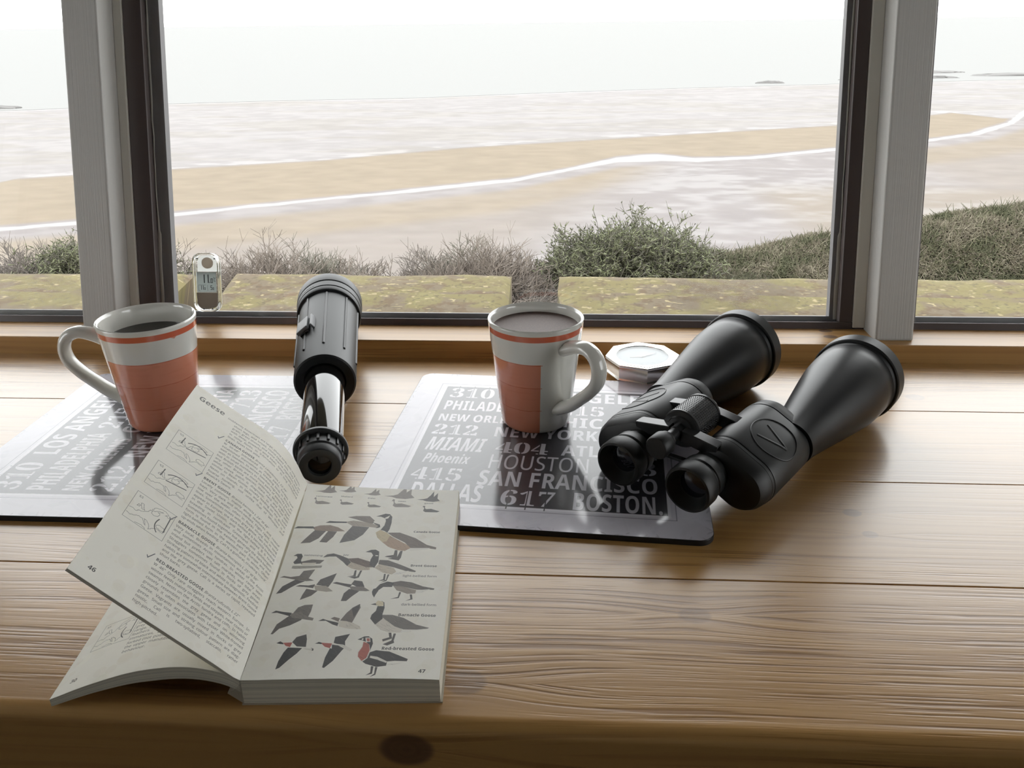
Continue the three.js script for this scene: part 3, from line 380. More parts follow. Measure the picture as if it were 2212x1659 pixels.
// ---------------------------------------------------------------- open bird book
{
  const PW = 900, PH = 1634, PAPER = '#efece1';
  const BIRDS = [["#8f8780",56,79,92,68,109,56,124,20,137,-11,143,36,161,1,166,49,183,73,147,88,109,89,88,81],["#8f8780",190,57,220,49,234,39,247,10,258,-15,262,24,277,-5,281,35,294,55,265,66,234,67,217,59],["#8f8780",339,76,369,69,383,60,396,31,407,8,410,45,426,18,428,57,441,77,412,87,381,86,365,79],["#8f8780",463,89,515,78,540,63,564,14,585,-27,589,40,618,-7,619,62,641,98,590,114,536,110,508,95],["#4c4947",657,116,697,109,717,99,736,62,752,16,754,83,776,36,777,100,793,128,754,139,713,134,692,122],["#8f8780",62,167,65,147,73,149,76,174,85,187,112,180,163,197,151,209,86,218,73,206,74,182,69,165],["#7d7670",209,162,214,152,221,155,222,173,229,181,253,175,297,191,286,201,230,208,218,197,220,176,216,164],["#77706a",370,176,375,166,382,168,383,187,389,195,414,190,457,208,446,218,389,222,378,211,380,190,377,178],["#8f8780",512,144,518,121,528,124,529,155,538,172,571,166,631,193,615,206,537,210,522,194,526,165,521,143],["#4c4947",696,198,703,187,711,190,711,212,718,223,748,219,799,245,785,256,716,256,703,242,708,216,704,202],["#8a7666",99,459,138,435,193,427,241,445,285,482,242,486,168,489,117,484],["#383634",-1,478,17,456,48,454,103,448,114,468,52,470,15,474],["#5d544d",117,484,180,488,151,560,111,604,60,614,75,577,104,512],["#5d544d",192,487,242,488,228,542,201,597,161,595,177,536],["#5a5653",319,427,415,433,389,510,349,566,271,597,285,517],["#a59a8c",275,388,317,371,408,387,476,416,467,439,421,431,319,427],["#7b7067",281,338,328,322,404,318,437,362,429,397,375,378,334,358],["#383634",164,406,185,386,211,387,281,385,283,399,202,404],["#383634",420,377,471,403,476,430,451,442,465,419],["#c9b994",457,484,479,458,517,481,561,534,595,608,631,654,600,652,555,630,505,579,471,532],["#ae9278",540,513,656,607,667,628,637,657,600,652,541,620,505,577,528,568],["#6c5f55",523,483,592,479,685,531,753,595,807,617,806,636,762,627,667,628,628,575,560,523],["#e5e2d8",660,640,667,628,774,624,757,640,667,654],["#383634",441,318,467,302,491,286,517,290,532,316,535,380,531,447,522,483,502,465,481,458,498,410,501,364,496,338,469,319],["#e5e2d8",492,330,520,302,511,335,498,342],["#4d4844",583,652,597,652,602,716,585,726,534,715,547,707,581,696],["#4d4844",613,658,626,657,623,721,614,746,553,732,602,716],["#5d564f",95,778,149,755,216,758,198,790,100,801],["#d2ccbc",103,787,178,782,171,801,105,808],["#9a968a",57,815,213,806,211,825,74,840,56,837],["#383634",45,729,62,710,85,708,95,730,92,764,101,792,64,799,55,785,70,746,63,729],["#bfb3a0",345,805,358,766,466,813,470,836,412,841,369,825],["#665448",342,739,394,732,465,764,496,812,449,813,359,768],["#4a4643",205,734,222,706,256,696,295,712,342,739,360,773,345,805,318,770,273,723,238,725],["#4d4844",392,842,401,841,404,895,358,899,391,886],["#4d4844",421,843,431,842,422,903,401,913,370,902,412,894],["#c6bba8",493,817,512,782,596,815,612,848,592,872,543,859],["#5c554f",510,745,558,747,628,785,716,838,711,848,658,838,596,810,509,782],["#e5e2d8",613,853,681,836,638,867,598,875],["#383634",426,675,454,654,478,651,499,668,503,708,506,763,491,817,463,793,462,744,471,704,458,679],["#e5e2d8",483,702,498,703,499,710,484,711],["#4d4844",550,868,559,868,561,924,527,929,551,915],["#4d4844",569,873,579,872,570,929,541,943,566,919],["#46423f",95,930,148,941,114,964,86,992,46,1037,20,1045,40,986],["#6e675f",110,898,124,856,182,841,169,890,161,922],["#6b6259",11,915,31,902,67,909,110,898,147,909,193,934,154,940,95,930,34,915],["#4a4642",211,969,225,924,301,870,291,939,277,985,235,973],["#aba294",201,974,264,976,306,1019,273,1024,215,1013],["#514b46",107,984,127,973,173,975,205,965,200,996,153,987],["#5b534c",167,1002,227,1017,202,1057,151,1090,156,1050],["#453f3c",392,959,403,927,445,935,463,980,437,990],["#7a716a",383,977,458,980,494,1011,475,1016,401,1012],["#453f3c",292,953,312,943,357,955,398,963,385,986,330,965],["#4a4440",387,999,441,1016,409,1060,387,1095,360,1096,365,1035],["#93887b",610,969,662,974,733,1001,730,1028,691,1032,632,1005],["#5f564e",595,942,645,926,703,937,764,969,825,984,823,995,733,997,662,974,610,969],["#e5e2d8",733,1001,806,990,758,1024,730,1028],["#383634",522,993,540,956,577,933,612,942,605,978,560,979,536,1010],["#383634",507,1020,511,997,530,988,539,1010,529,1041,524,1066,512,1042],["#4d4844",647,1019,657,1021,650,1067,607,1076,644,1059],["#4d4844",703,1037,714,1037,721,1076,686,1089,710,1072],["#57514b",126,1208,202,1210,188,1242,143,1278,96,1302,74,1340,64,1340,77,1271],["#6d655d",140,1188,155,1147,184,1129,225,1124,225,1178,218,1222,178,1199],["#7b736a",123,1196,174,1179,214,1214,249,1226,247,1244,197,1234,141,1223],["#383634",30,1190,50,1172,87,1181,132,1188,127,1212,86,1197,59,1187],["#d8d1c2",374,1248,425,1246,485,1284,494,1306,435,1303,384,1288],["#7d7066",333,1229,349,1217,379,1228,375,1252],["#6b6058",382,1244,404,1188,429,1146,460,1118,468,1146,455,1204,443,1260,415,1248],["#3e3a36",425,1154,462,1118,460,1167,445,1220],["#2f2c2a",275,1247,296,1232,316,1241,377,1260,376,1284,349,1272,312,1245],["#d6cfc2",558,1272,588,1224,642,1260,695,1308,687,1328,629,1327,589,1308],["#6f6963",585,1199,634,1199,691,1220,760,1269,824,1290,816,1296,764,1305,700,1305,655,1284,588,1220],["#e5e2d8",695,1308,796,1306,739,1317,687,1328],["#2f2d2b",564,1090,581,1103,588,1145,584,1195,589,1228,558,1272,528,1228,531,1199,548,1170,551,1133,581,1133,577,1103],["#dcd0b0",539,1107,547,1090,576,1098,581,1128,559,1135,541,1124],["#2f2c2a",515,1120,539,1111,544,1126],["#4d4844",632,1330,645,1330,653,1370,612,1392,607,1377,639,1362],["#4d4844",657,1335,668,1336,663,1385,667,1400,636,1419,614,1411,652,1385],["#2e2c2b",169,1431,237,1435,219,1471,189,1513,160,1561,144,1571,145,1520,156,1463],["#3d3a37",181,1395,194,1361,237,1342,247,1376,253,1428,209,1424],["#b1584b",138,1399,182,1397,178,1428,156,1420],["#2e2b29",107,1401,123,1389,138,1399,143,1409,124,1406],["#d8d4c8",237,1435,290,1442,292,1453,260,1448],["#383634",278,1434,292,1441,293,1454,284,1451,288,1444],["#2f2d2c",380,1402,380,1361,447,1340,432,1391,438,1425],["#2f2d2c",374,1413,441,1428,422,1465,379,1450],["#e2ded3",383,1406,428,1414,476,1447,467,1459,439,1443],["#2c2b2a",369,1438,426,1458,398,1522,366,1566,357,1563,358,1500],["#b1584b",317,1400,373,1406,369,1438,343,1428],["#2e2b29",292,1407,308,1395,322,1400,324,1410,308,1407],["#34312f",561,1466,589,1452,652,1460,744,1508,741,1522,685,1521,650,1525,649,1553,605,1561,552,1541,534,1525,556,1502],["#e2ded3",567,1488,601,1495,650,1525,647,1535,598,1513,566,1502],["#e2ded3",653,1542,732,1529,688,1546,651,1549],["#e2ded3",518,1392,552,1403,564,1451,555,1506,533,1530,507,1496,504,1463,519,1427],["#b05b4b",521,1395,549,1407,558,1451,551,1502,532,1523,510,1494,508,1466,521,1429],["#2a2827",490,1379,504,1369,518,1358,539,1356,559,1373,567,1407,561,1451,552,1414,534,1396,512,1384],["#e2ded3",509,1371,517,1369,518,1383,510,1383],["#e2ded3",525,1365,548,1365,554,1396,532,1396],["#b05b4b",532,1371,546,1371,550,1392,536,1390],["#4d4844",580,1557,592,1558,592,1604,564,1614,583,1597],["#4d4844",600,1563,611,1563,608,1611,585,1624,602,1604]];
  const speck = (c, w, h) => { for (let i = 0; i < 500; i++) { c.fillStyle = `rgba(${rnd() < 0.5 ? '176,160,120' : '250,248,240'},${rr(0.02, 0.06)})`; c.beginPath(); c.arc(rr(0, w), rr(0, h), rr(3, 40), 0, 7); c.fill(); } };
  const plate = canvasTex(PW, PH, (c, w, h) => {
    c.fillStyle = PAPER; c.fillRect(0, 0, w, h); speck(c, w, h);
    for (const [col, ...p] of BIRDS) { c.fillStyle = col; c.beginPath(); for (let i = 0; i < p.length; i += 2) c[i ? 'lineTo' : 'moveTo'](p[i], p[i + 1]); c.closePath(); c.fill();
      c.save(); c.clip(); const xs = p.filter((_, i) => i % 2 === 0), ys = p.filter((_, i) => i % 2), x0 = Math.min(...xs), x1 = Math.max(...xs), y0 = Math.min(...ys), y1 = Math.max(...ys); // feather strokes
      c.lineWidth = 1.5; for (let i = 0; i < (x1 - x0) * (y1 - y0) / 260; i++) { c.strokeStyle = rnd() < 0.5 ? 'rgba(20,18,16,0.22)' : 'rgba(230,222,205,0.16)'; const x = rr(x0, x1), y = rr(y0, y1); c.beginPath(); c.moveTo(x, y); c.lineTo(x + rr(8, 26), y + rr(4, 20)); c.stroke(); } c.restore(); }
    c.fillStyle = '#33302e';
    for (const [s, x, y, f, wd] of [['cormorant', 68, 138, 20, 96], ['Mallard', 212, 124, 20, 72], ['Eider', 369, 128, 20, 48], ['swan', 549, 148, 20, 48], ['goose', 704, 164, 20, 56], ['Canada Goose', 668, 476, 27, 150], ['swimming', 100, 726, 22, 108], ['juv', 310, 714, 22, 34], ['Brent Goose', 682, 800, 27, 142], ['light-bellied form', 650, 890, 24, 180], ['dark-bellied form', 668, 1126, 25, 178], ['Barnacle Goose', 662, 1208, 28, 188], ['Red-breasted Goose', 612, 1449, 28, 250]]) { c.font = (f > 25 ? 'bold ' : '') + f + 'px sans-serif'; c.fillText(s, x, y, wd); }
    c.font = 'bold 30px sans-serif'; c.fillText('47', 800, 1594);
  });
  const justify = (c, text, x, y, wd, lh, max) => { // justified column; returns the next baseline
    const words = text.split(' '); let line = [];
    const put = (l, last) => { if (last) c.fillText(l.join(' '), x, y); else { const tot = l.reduce((a, q) => a + c.measureText(q).width, 0), sp = (wd - tot) / Math.max(1, l.length - 1); let q = x; for (const t of l) { c.fillText(t, q, y); q += c.measureText(t).width + sp; } } y += lh; };
    for (const q of words) { if (c.measureText([...line, q].join(' ')).width > wd && line.length) { put(line); line = []; } line.push(q); } put(line, true); return y;
  };
  const tick = (c, x, y) => { c.strokeStyle = '#3a3d45'; c.lineWidth = 4; c.beginPath(); c.moveTo(x, y); c.lineTo(x + 8, y + 12); c.lineTo(x + 30, y - 30); c.stroke(); };
  const map = (c, x, y, w, h, k) => { // little distribution map of Europe
    c.strokeStyle = '#6d6b66'; c.lineWidth = 2; c.strokeRect(x, y, w, h); c.lineWidth = 2.2; c.strokeStyle = '#7b7973';
    const ln = (p) => { c.beginPath(); p.forEach(([a, b], i) => { const X = x + (a + 0.025 * (noise(i * 3.1 + k, a * 9) - 0.5)) * w, Yy = y + (b + 0.03 * (noise(b * 11, i * 2.7) - 0.5)) * h; c[i ? 'lineTo' : 'moveTo'](X, Yy); }); c.stroke(); };
    const fine = (p) => { const q = []; for (let i = 0; i + 1 < p.length; i++) for (let s = 0; s < 4; s++) q.push([lerp(p[i][0], p[i + 1][0], s / 4), lerp(p[i][1], p[i + 1][1], s / 4)]); q.push(p[p.length - 1]); ln(q); };
    fine([[0.02, 0.62], [0.12, 0.60], [0.2, 0.63], [0.24, 0.55], [0.3, 0.55], [0.36, 0.47], [0.42, 0.42], [0.45, 0.33], [0.5, 0.32], [0.5, 0.4], [0.58, 0.42], [0.66, 0.38], [0.68, 0.28], [0.62, 0.26], [0.72, 0.16], [0.62, 0.2], [0.55, 0.3], [0.48, 0.28], [0.52, 0.17], [0.64, 0.1], [0.76, 0.08], [0.86, 0.14], [0.8, 0.2], [0.9, 0.22], [0.98, 0.16]]);
    fine([[0.2, 0.3], [0.27, 0.28], [0.3, 0.38], [0.34, 0.45], [0.27, 0.46], [0.24, 0.38], [0.2, 0.3]]); fine([[0.16, 0.38], [0.21, 0.37], [0.2, 0.44], [0.15, 0.44], [0.16, 0.38]]); fine([[0.09, 0.1], [0.16, 0.08], [0.17, 0.14], [0.1, 0.15], [0.09, 0.1]]);
    fine([[0.02, 0.8], [0.12, 0.84], [0.22, 0.78], [0.3, 0.72], [0.4, 0.72], [0.47, 0.84], [0.52, 0.86], [0.44, 0.7], [0.5, 0.7], [0.6, 0.82], [0.62, 0.92], [0.68, 0.84], [0.72, 0.78], [0.8, 0.76], [0.94, 0.78]]); fine([[0.72, 0.66], [0.8, 0.6], [0.9, 0.62], [0.96, 0.7], [0.86, 0.74], [0.74, 0.72], [0.72, 0.66]]); fine([[0.3, 0.96], [0.46, 0.93], [0.56, 0.98]]);
    c.lineWidth = 5; c.strokeStyle = '#3a3936'; c.beginPath(); if (k < 2) { c.moveTo(x + w * 0.24, y + h * 0.14); c.lineTo(x + w * 0.22, y + h * 0.45); c.moveTo(x + w * 0.38, y + h * 0.5); c.lineTo(x + w * 0.9, y + h * 0.38); c.moveTo(x + w * 0.36, y + h * 0.28); c.quadraticCurveTo(x + w * 0.6, y, x + w * 0.9, y + h * 0.26); } else { c.moveTo(x + w * 0.92, y + h * 0.2); c.lineTo(x + w * 0.93, y + h * 0.75); c.moveTo(x + w * 0.72, y + h * 0.42); c.quadraticCurveTo(x + w * 0.62, y + h * 0.7, x + w * 0.8, y + h * 0.86); } c.stroke();
  };
  const TX = 300, TW = 562, LH = 29.6;
  const text46 = canvasTex(PW, PH, (c, w, h) => {
    c.fillStyle = PAPER; c.fillRect(0, 0, w, h); speck(c, w, h); c.fillStyle = '#55524d'; c.font = 'bold 58px sans-serif'; c.fillText('Geese', 52, 112);
    c.fillStyle = '#47443f'; c.font = '22px sans-serif'; c.fillText('(subfamily Anserinae) are large, plump birds with long necks,', 250, 112, 600);
    let y = justify(c, 'short legs, and broad, round-tipped bills. They feed on grain, grass shoots, and some marine vegetation, and fly with deep, powerful wing beats. Geese usually migrate in noisy flocks, in V-formation or in long undulating lines. Sexes look alike.', TX, 144, TW, LH) + 12;
    for (const [head, lat, size, body] of [['CANADA GOOSE', 'Branta canadensis L 22-39"', 0, 'W 50-68" Introduced in many parks. Escapes have established themselves as breeding birds in Britain as well as Sweden. In winter Swedish migrants may be met with in small numbers in most parts of western Europe, but British birds are more sedentary. Much larger than any other Branta species; black neck and head with white cheek patch is diagnostic. In behaviour quite similar to Bean Goose, usually feeding on the ground. Nests on islands, in lakes and in swamps. Voice is a hoarse honking, not unlike that of Whooper and Bewick\u2019s Swans.'],
      ['BRENT GOOSE', 'Branta bernicla L 24" W 48"', 1, 'Locally common, mainly along seashores and coastal bays. Very dark and short-necked. Flight rapid, usually low over the water, often in flocks strung out in long lines. Sometimes mixes with grey geese. Two subspecies appear in Europe, the dark-bellied B b bernicla breeding in the Soviet Union, and the light-bellied B b hrota breeding in north-east Greenland and Spitzbergen. Sometimes found together but generally the dark-bellied form is found in the eastern part of Europe and the light-bellied form in the western part in winter. Often up-ends when feeding. Call is a guttural, croaking \u2018rronk\u2019.'],
      ['BARNACLE GOOSE', 'Branta leucopsis L 25" W 56"', 2, 'Very local. Breeds in mountainous areas of the Arctic and sometimes Arctic tundras. In winter rarely seen inland but prefers wet salt marshes, and tidal areas. Stragglers sometimes found in flocks of grey geese. Striking pattern of black and white is diagnostic. Feeding habits are somewhat intermediate between Brent Goose and the grey geese. Call is a series of rapid, repeated short barks.'],
      ['RED-BREASTED GOOSE', 'Branta ruficollis L 22"', 3, 'W 46" Only rare stragglers reach western Europe. In winter feeds mainly on fields and steppes, near coasts or swamps. Nests on the Arctic tundra and cliffs. In habits closely resembles the grey geese and on wintering grounds it often associates with Lesser White-fronted Geese. Vagrants are usually mixed in flocks of grey geese. Small size and striking colour pattern are diag- nostic. Call is two-syllabled, staccato, rather high-pitched.']]) {
      c.font = 'bold 25px sans-serif'; c.fillStyle = '#3d3a36'; c.fillText(head, TX, y); const q = c.measureText(head + ' ').width; c.font = 'italic 22px sans-serif'; c.fillText(lat, TX + q, y, TW - q); tick(c, TX - 46, y); c.fillStyle = '#47443f'; c.font = '22px sans-serif';
      if (size < 3) map(c, 60, [452, 748, 1012][size], 220, 190, size);
      y = justify(c, body, TX, y + LH, TW, LH) + 13;
    }
    c.font = 'bold 34px sans-serif'; c.fillStyle = '#3d3a36'; c.fillText('46', 66, h - 60);
  });
  const text30 = canvasTex(PW, PH, (c, w, h) => {
    c.fillStyle = PAPER; c.fillRect(0, 0, w, h); speck(c, w, h); c.fillStyle = '#57544e'; c.font = '25px sans-serif';
    justify(c, 'bills, usually in shallow water. Flight is powerful with slow wing beats, the head drawn back between the shoulders. Often soars in formation, some- times in large flocks. Silent away from the colony.', TX - 20, 940, TW, LH);
    c.font = 'bold 28px sans-serif'; c.fillText('DALMATIAN PELICAN', TX, 1140); tick(c, TX - 46, 1138); c.font = '25px sans-serif'; c.fillStyle = '#57544e';
    justify(c, 'W 100" Uncommon and local near lakes and marshes, in winter often also resorts to coasts. Best distin- guished from White Pelican in flight by lack of dark wing, and lack of black on underparts, grey (not flesh- coloured) feet and, at very close range, pale eyes. Ruffled eyes and curly neck feathers. Immatures paler than White Pelican immatures, but distinguished by the feet and forked (not pointed) ending of frontal feathers on the upper mandible. Like White Pelican, social in behaviour.', TX - 6, 1172, TW + 6, LH);
    map(c, 76, 1172, 210, 190, 2); c.font = 'bold 32px sans-serif'; c.fillText('30', 70, h - 66);
  });
  const paperEdge = dataTex(16, 256, (u, v) => { const q = 0.84 + 0.14 * noise(3.3, v * 130) - 0.22 * smooth(noise(7.7, v * 60), 0.74, 0.84); return [q, q * 0.975, q * 0.90]; }, true);
  const edge = M({ map: paperEdge, roughness: 0.8 }), pm = (t) => M({ map: t, roughness: 0.5 }), cover = M({ color: lin(0.42, 0.38, 0.30), roughness: 0.4 });
  const t = thing('bird_guide_book', 'open bird field guide showing geese, at the front of the table', 'book', [-0.1799, Y, -0.3542]); t.rotation.y = 0.062;
  const L = 0.206, W = 0.1135; // local x: across from the gutter, local z: 0 at the near end, -L at the far end
  const gut = (b) => -0.0063 * b * b;   // b = 0 near, 1 far
  const topY = (a, b) => 0.018 + 0.008 * b * (1 - a) * (1 - a) + 0.0006 * Math.sin(a * Math.PI) - 0.0012 * Math.pow(a, 5) * (1 - b);
  const rightTop = (a, b) => V3(lerp(gut(b), W, a), topY(a, b), -L * b);
  part('cover', slab((a, b) => V3(lerp(-0.001, W + 0.0012, a), 0.0009, -L * b * 1.006 + 0.0006), (a, b) => V3(lerp(-0.001, W + 0.0012, a), 0, -L * b * 1.006 + 0.0006), 8, 2), cover, t, 'worn paper cover');
  part('page_block', slab((a, b) => rightTop(a, b).add(V3(0, -0.0003, 0)), (a, b) => V3(lerp(0, W, a), 0.001, -L * b), 20, 20), edge, t, 'thick block of yellowed pages');
  const rp = gridSurface((a, b) => rightTop(a, b), 24, 24); part('page', rp, pm(plate), t, 'colour plate of geese, page 47');
  const spline = (pts) => { const c = new THREE.CatmullRomCurve3(pts.map(([x, y]) => V3(x, y, 0)), false, 'centripetal'); return (s) => c.getPointAt(s); };
  // raised leaves with page 46; a = 0 at the outer edge, 1 at the gutter
  const near = spline([[0, 0], [-0.0033, 0.0022], [-0.0111, 0.0103], [-0.0268, 0.0254], [-0.0485, 0.0466], [-0.0806, 0.0783]]), far = spline([[-0.0063, 0], [-0.0092, 0.0061], [-0.0132, 0.0186], [-0.0252, 0.0392], [-0.0540, 0.0640], [-0.0800, 0.0862]]);
  const leaf = (a, b) => { const n = near(1 - a), f = far(1 - a), k = b * b * (3 - 2 * b) * 0.35 + b * 0.65; return V3(lerp(n.x, f.x, k), lerp(0.0182 + n.y, 0.0262 + f.y, k), -L * b); };
  const leafN = (a, b, d) => { const p = leaf(a, b), q = leaf(clamp(a + 0.02, 0, 1), b), r = leaf(clamp(a - 0.02, 0, 1), b), v = q.sub(r), n = V3(-v.y, v.x, 0).normalize(); if (n.y > 0) n.negate(); return p.addScaledVector(n, d); };
  part('raised_leaves', slab((a, b) => leafN(a, b, 0.0002), (a, b) => leafN(a, b, 0.0002 + 0.0020 * Math.min(1, (1 - a) * 6 + 0.1)), 28, 10), edge, t, 'bundle of raised leaves');
  part('page', gridSurface(leaf, 32, 12), pm(text46), t, 'page of text and small maps, page 46');
  // lower left leaves with page 30
  const ln = spline([[-0.0004, -0.0002], [-0.0022, 0.0016], [-0.0117, 0.0068], [-0.0293, 0.0106], [-0.0559, 0.0083], [-0.084, -0.0005], [-0.1115, -0.0122]]);
  const low = (a, b) => { const n = ln(1 - a); return V3(n.x + gut(b) * 0.7 - 0.003 * b, 0.0176 + n.y, -L * b); };
  part('page', gridSurface(low, 32, 8), pm(text30), t, 'page of text under the raised leaves, page 30');
  const thick = (a) => Math.min(0.0085, 0.0052 + 0.006 * a);
  part('page_block', slab((a, b) => low(a, b).add(V3(0, -0.0002, 0)), (a, b) => low(a, b).add(V3(0, -thick(a), 0)), 28, 8), edge, t, 'thin block of pages on the left');
  part('spine', slab((a, b) => V3(lerp(-0.0075, 0.0004, a), lerp(0.0098, 0.0172, a * a), -L * b), (a, b) => V3(lerp(-0.0085, 0.0002, a), lerp(0.0085, 0.0005, a), -L * b), 6, 2), cover, t, 'creased paper spine');
}
// ---------------------------------------------------------------- outside: stone parapet, shrubs, beach, sea
const lichen = dataTex(1024, 512, (u, v) => {
  const x = u * 26, y = v * 13, a = fbm(x * 0.6, y * 0.6, 4), b = fbm(x * 1.7 + 30, y * 1.7, 4), s = fbm(x * 5 + 7, y * 5 + 3, 2), sp = noise(x * 2.6 + 50, y * 5.2);
  let c = [0.56, 0.52, 0.40]; const mix = (k, q) => { c = c.map((p, i) => lerp(p, q[i], k)); };
  mix(smooth(a, 0.40, 0.60), [0.60, 0.58, 0.36]); mix(smooth(b, 0.52, 0.66) * 0.75, [0.50, 0.43, 0.30]); mix(smooth(a * 0.5 + b * 0.5, 0.56, 0.66) * 0.6, [0.66, 0.66, 0.42]); mix(smooth(sp * 0.7 + s * 0.3, 0.72, 0.80), [0.82, 0.79, 0.58]); mix(smooth(s, 0.62, 0.8) * 0.4, [0.36, 0.34, 0.25]);
  return c;
}, true);
const stoneMat = M({ map: lichen, color: lin(0.43, 0.385, 0.41), roughness: 0.95 });
function stone(label, pts, top, bottom) { // plan outline [x, z] near-left, near-right, far-right, far-left
  const [a, b, c, d] = pts, n = 60, m = 14;
  const P = (s, t) => { const x = lerp(lerp(a[0], b[0], s), lerp(d[0], c[0], s), t), z = lerp(lerp(a[1], b[1], s), lerp(d[1], c[1], s), t); const e = Math.min(s * 40, (1 - s) * 40, t * 8, (1 - t) * 8, 1); return V3(x + 0.008 * (noise(z * 9 + 3, x * 9) - 0.5), top + 0.012 * (fbm(x * 7, z * 7 + 40, 3) - 0.5) - 0.014 * (1 - e) ** 2, z + 0.012 * (noise(x * 8, z * 8) - 0.5)); };
  const g = slab(P, (s, t) => { const p = P(s, t); p.y = bottom; return p; }, n, m), p = g.attributes.position, uv = []; for (let i = 0; i < p.count; i++) uv.push(p.getX(i) / 1.3, (p.getZ(i) + p.getY(i)) / 0.65); g.setAttribute('uv', new THREE.Float32BufferAttribute(uv, 2));
  return solo('parapet_stone', g, stoneMat, label, 'stone block', [0, Y, 0], 'lichen covered parapet stones');
}
stone('lichen covered parapet stone outside, behind the coffee mug\'s window post', [[-2.9, -2.0], [-1.09, -2.0], [-1.16, -2.478], [-2.9, -2.478]], -0.35, -1.7);
stone('lichen covered parapet stone outside, behind the spotting scope', [[-0.95, -2.0], [-0.142, -2.0], [-0.152, -2.478], [-1.026, -2.478]], -0.35, -1.7);
stone('long lichen covered parapet stone outside, behind the binoculars', [[-0.006, -2.0], [2.3, -2.0], [2.3, -2.462], [-0.009, -2.462]], -0.35, -1.7);
for (const [x0, x1, label] of [[-1.078, -0.982, 'grey stone low in the gap behind the window thermometer'], [-0.14, -0.012, 'grey stone low in the gap behind the hot chocolate mug']]) solo('gap_stone', rbox(x0, x1, Y - 1.7, Y - 0.62, -2.40, -2.05, 0.02), M({ color: lin(0.17, 0.16, 0.14), roughness: 0.95 }), label, 'stone block', [0, 0, 0], 'stones in the parapet gaps');
// cliff top
{
  const g = gridSurface((s, t) => { const z = lerp(-1.1, -16, t), x = lerp(-20, 20, s), fall = z > -11 ? 0 : (-11 - z) * 1.6; return V3(x, Y - 1.7 - 0.19 * Math.max(0, -z - 2.4) - fall + 0.15 * (fbm(x * 0.8, z * 0.8, 3) - 0.5), z); }, 60, 40);
  const turf = dataTex(256, 256, (u, v) => { const a = fbm(u * 30, v * 30, 3); return [0.36 + 0.16 * a, 0.34 + 0.13 * a, 0.24 + 0.1 * a]; }, true); turf.repeat.set(8, 4);
  struct('floor_outside', g, M({ map: turf, roughness: 1 }), 'rough grassy cliff top beyond the parapet', 'ground');
}
// shrubs
function twig(P, N, a, b, r0, r1) { // three-sided taper
  const d = b.clone().sub(a).normalize(), s = V3().crossVectors(d, Math.abs(d.y) < 0.9 ? V3(0, 1, 0) : V3(1, 0, 0)).normalize(), q = V3().crossVectors(d, s), c = [0, 2.094, 4.189].map((f) => s.clone().multiplyScalar(Math.cos(f)).addScaledVector(q, Math.sin(f)));
  for (let i = 0; i < 3; i++) { const j = (i + 1) % 3, A = a.clone().addScaledVector(c[i], r0), B = a.clone().addScaledVector(c[j], r0), C = b.clone().addScaledVector(c[i], r1), D = b.clone().addScaledVector(c[j], r1); for (const [p, n] of [[A, i], [B, j], [C, i], [C, i], [B, j], [D, j]]) { P.push(p.x, p.y, p.z); N.push(c[n].x, c[n].y, c[n].z); } }
}
function geo(P, N) { const g = new THREE.BufferGeometry(); g.setAttribute('position', new THREE.Float32BufferAttribute(P, 3)); g.setAttribute('normal', new THREE.Float32BufferAttribute(N, 3)); return g; }
const bark = [M({ color: lin(0.165, 0.142, 0.125), roughness: 0.9 }), M({ color: lin(0.135, 0.127, 0.098), roughness: 0.9 }), M({ color: lin(0.185, 0.155, 0.13), roughness: 0.9 })], leafM = [M({ color: lin(0.16, 0.165, 0.085), roughness: 0.9 }), M({ color: lin(0.13, 0.14, 0.075), roughness: 0.9 })];
function shrub(x, top, rx, z, dens, k, label, leafy = 0) { // bare twiggy dome: its highest twigs reach `top`
  const h = 1.25, base = top - h, t = thing('shrub', label, 'shrub', [x, Y + base, z], 'shrubs along the cliff top'), P = [], N = [], LP = [], LN = [];
  const grow = (a, dir, len, r, d) => {
    const b = a.clone().addScaledVector(dir, len); twig(P, N, a, b, r, r * 0.65);
    if (leafy && d < 2) for (let i = 0; i < leafy; i++) { const p = a.clone().lerp(b, rnd()), o = V3(rr(-1, 1), rr(-0.4, 1), rr(-1, 1)).normalize(); twig(LP, LN, p, p.clone().addScaledVector(o, rr(0.03, 0.07)), 0.009, 0.002); }
    if (d === 0) return; const n = d > 3 ? 3 : rnd() < 0.55 ? 3 : 2;
    for (let i = 0; i < n; i++) grow(b.clone().lerp(a, rnd() * 0.5), dir.clone().add(V3(rr(-0.85, 0.85), rr(-0.35, 0.45), rr(-0.8, 0.8))).normalize(), len * rr(0.58, 0.85), r * 0.74, d - 1);
  };
  const stems = Math.round(dens * rx * 42);
  for (let i = 0; i < stems; i++) { const u = rr(-1, 1), lim = Math.sqrt(Math.max(0.06, 1 - u * u)); const foot = V3(u * rx * 0.62, -0.1, rr(-0.3, 0.3)); grow(foot, V3(u * 0.55, 1, rr(-0.25, 0.25)).normalize(), h * 0.41 * (0.45 + 0.55 * lim) * rr(0.82, 1.05), 0.014, 5); }
  part('branches', geo(P, N), bark[k % 3], t, 'bare tangled twigs'); if (LP.length) part('leaves', geo(LP, LN), leafM[k % 2], t, 'sparse dull green leaves');
  return t;
}
const gorse = [lin(0.10, 0.104, 0.058), lin(0.16, 0.155, 0.095), lin(0.16, 0.135, 0.10), lin(0.245, 0.22, 0.16)].map((color) => M({ color, roughness: 0.95 }));
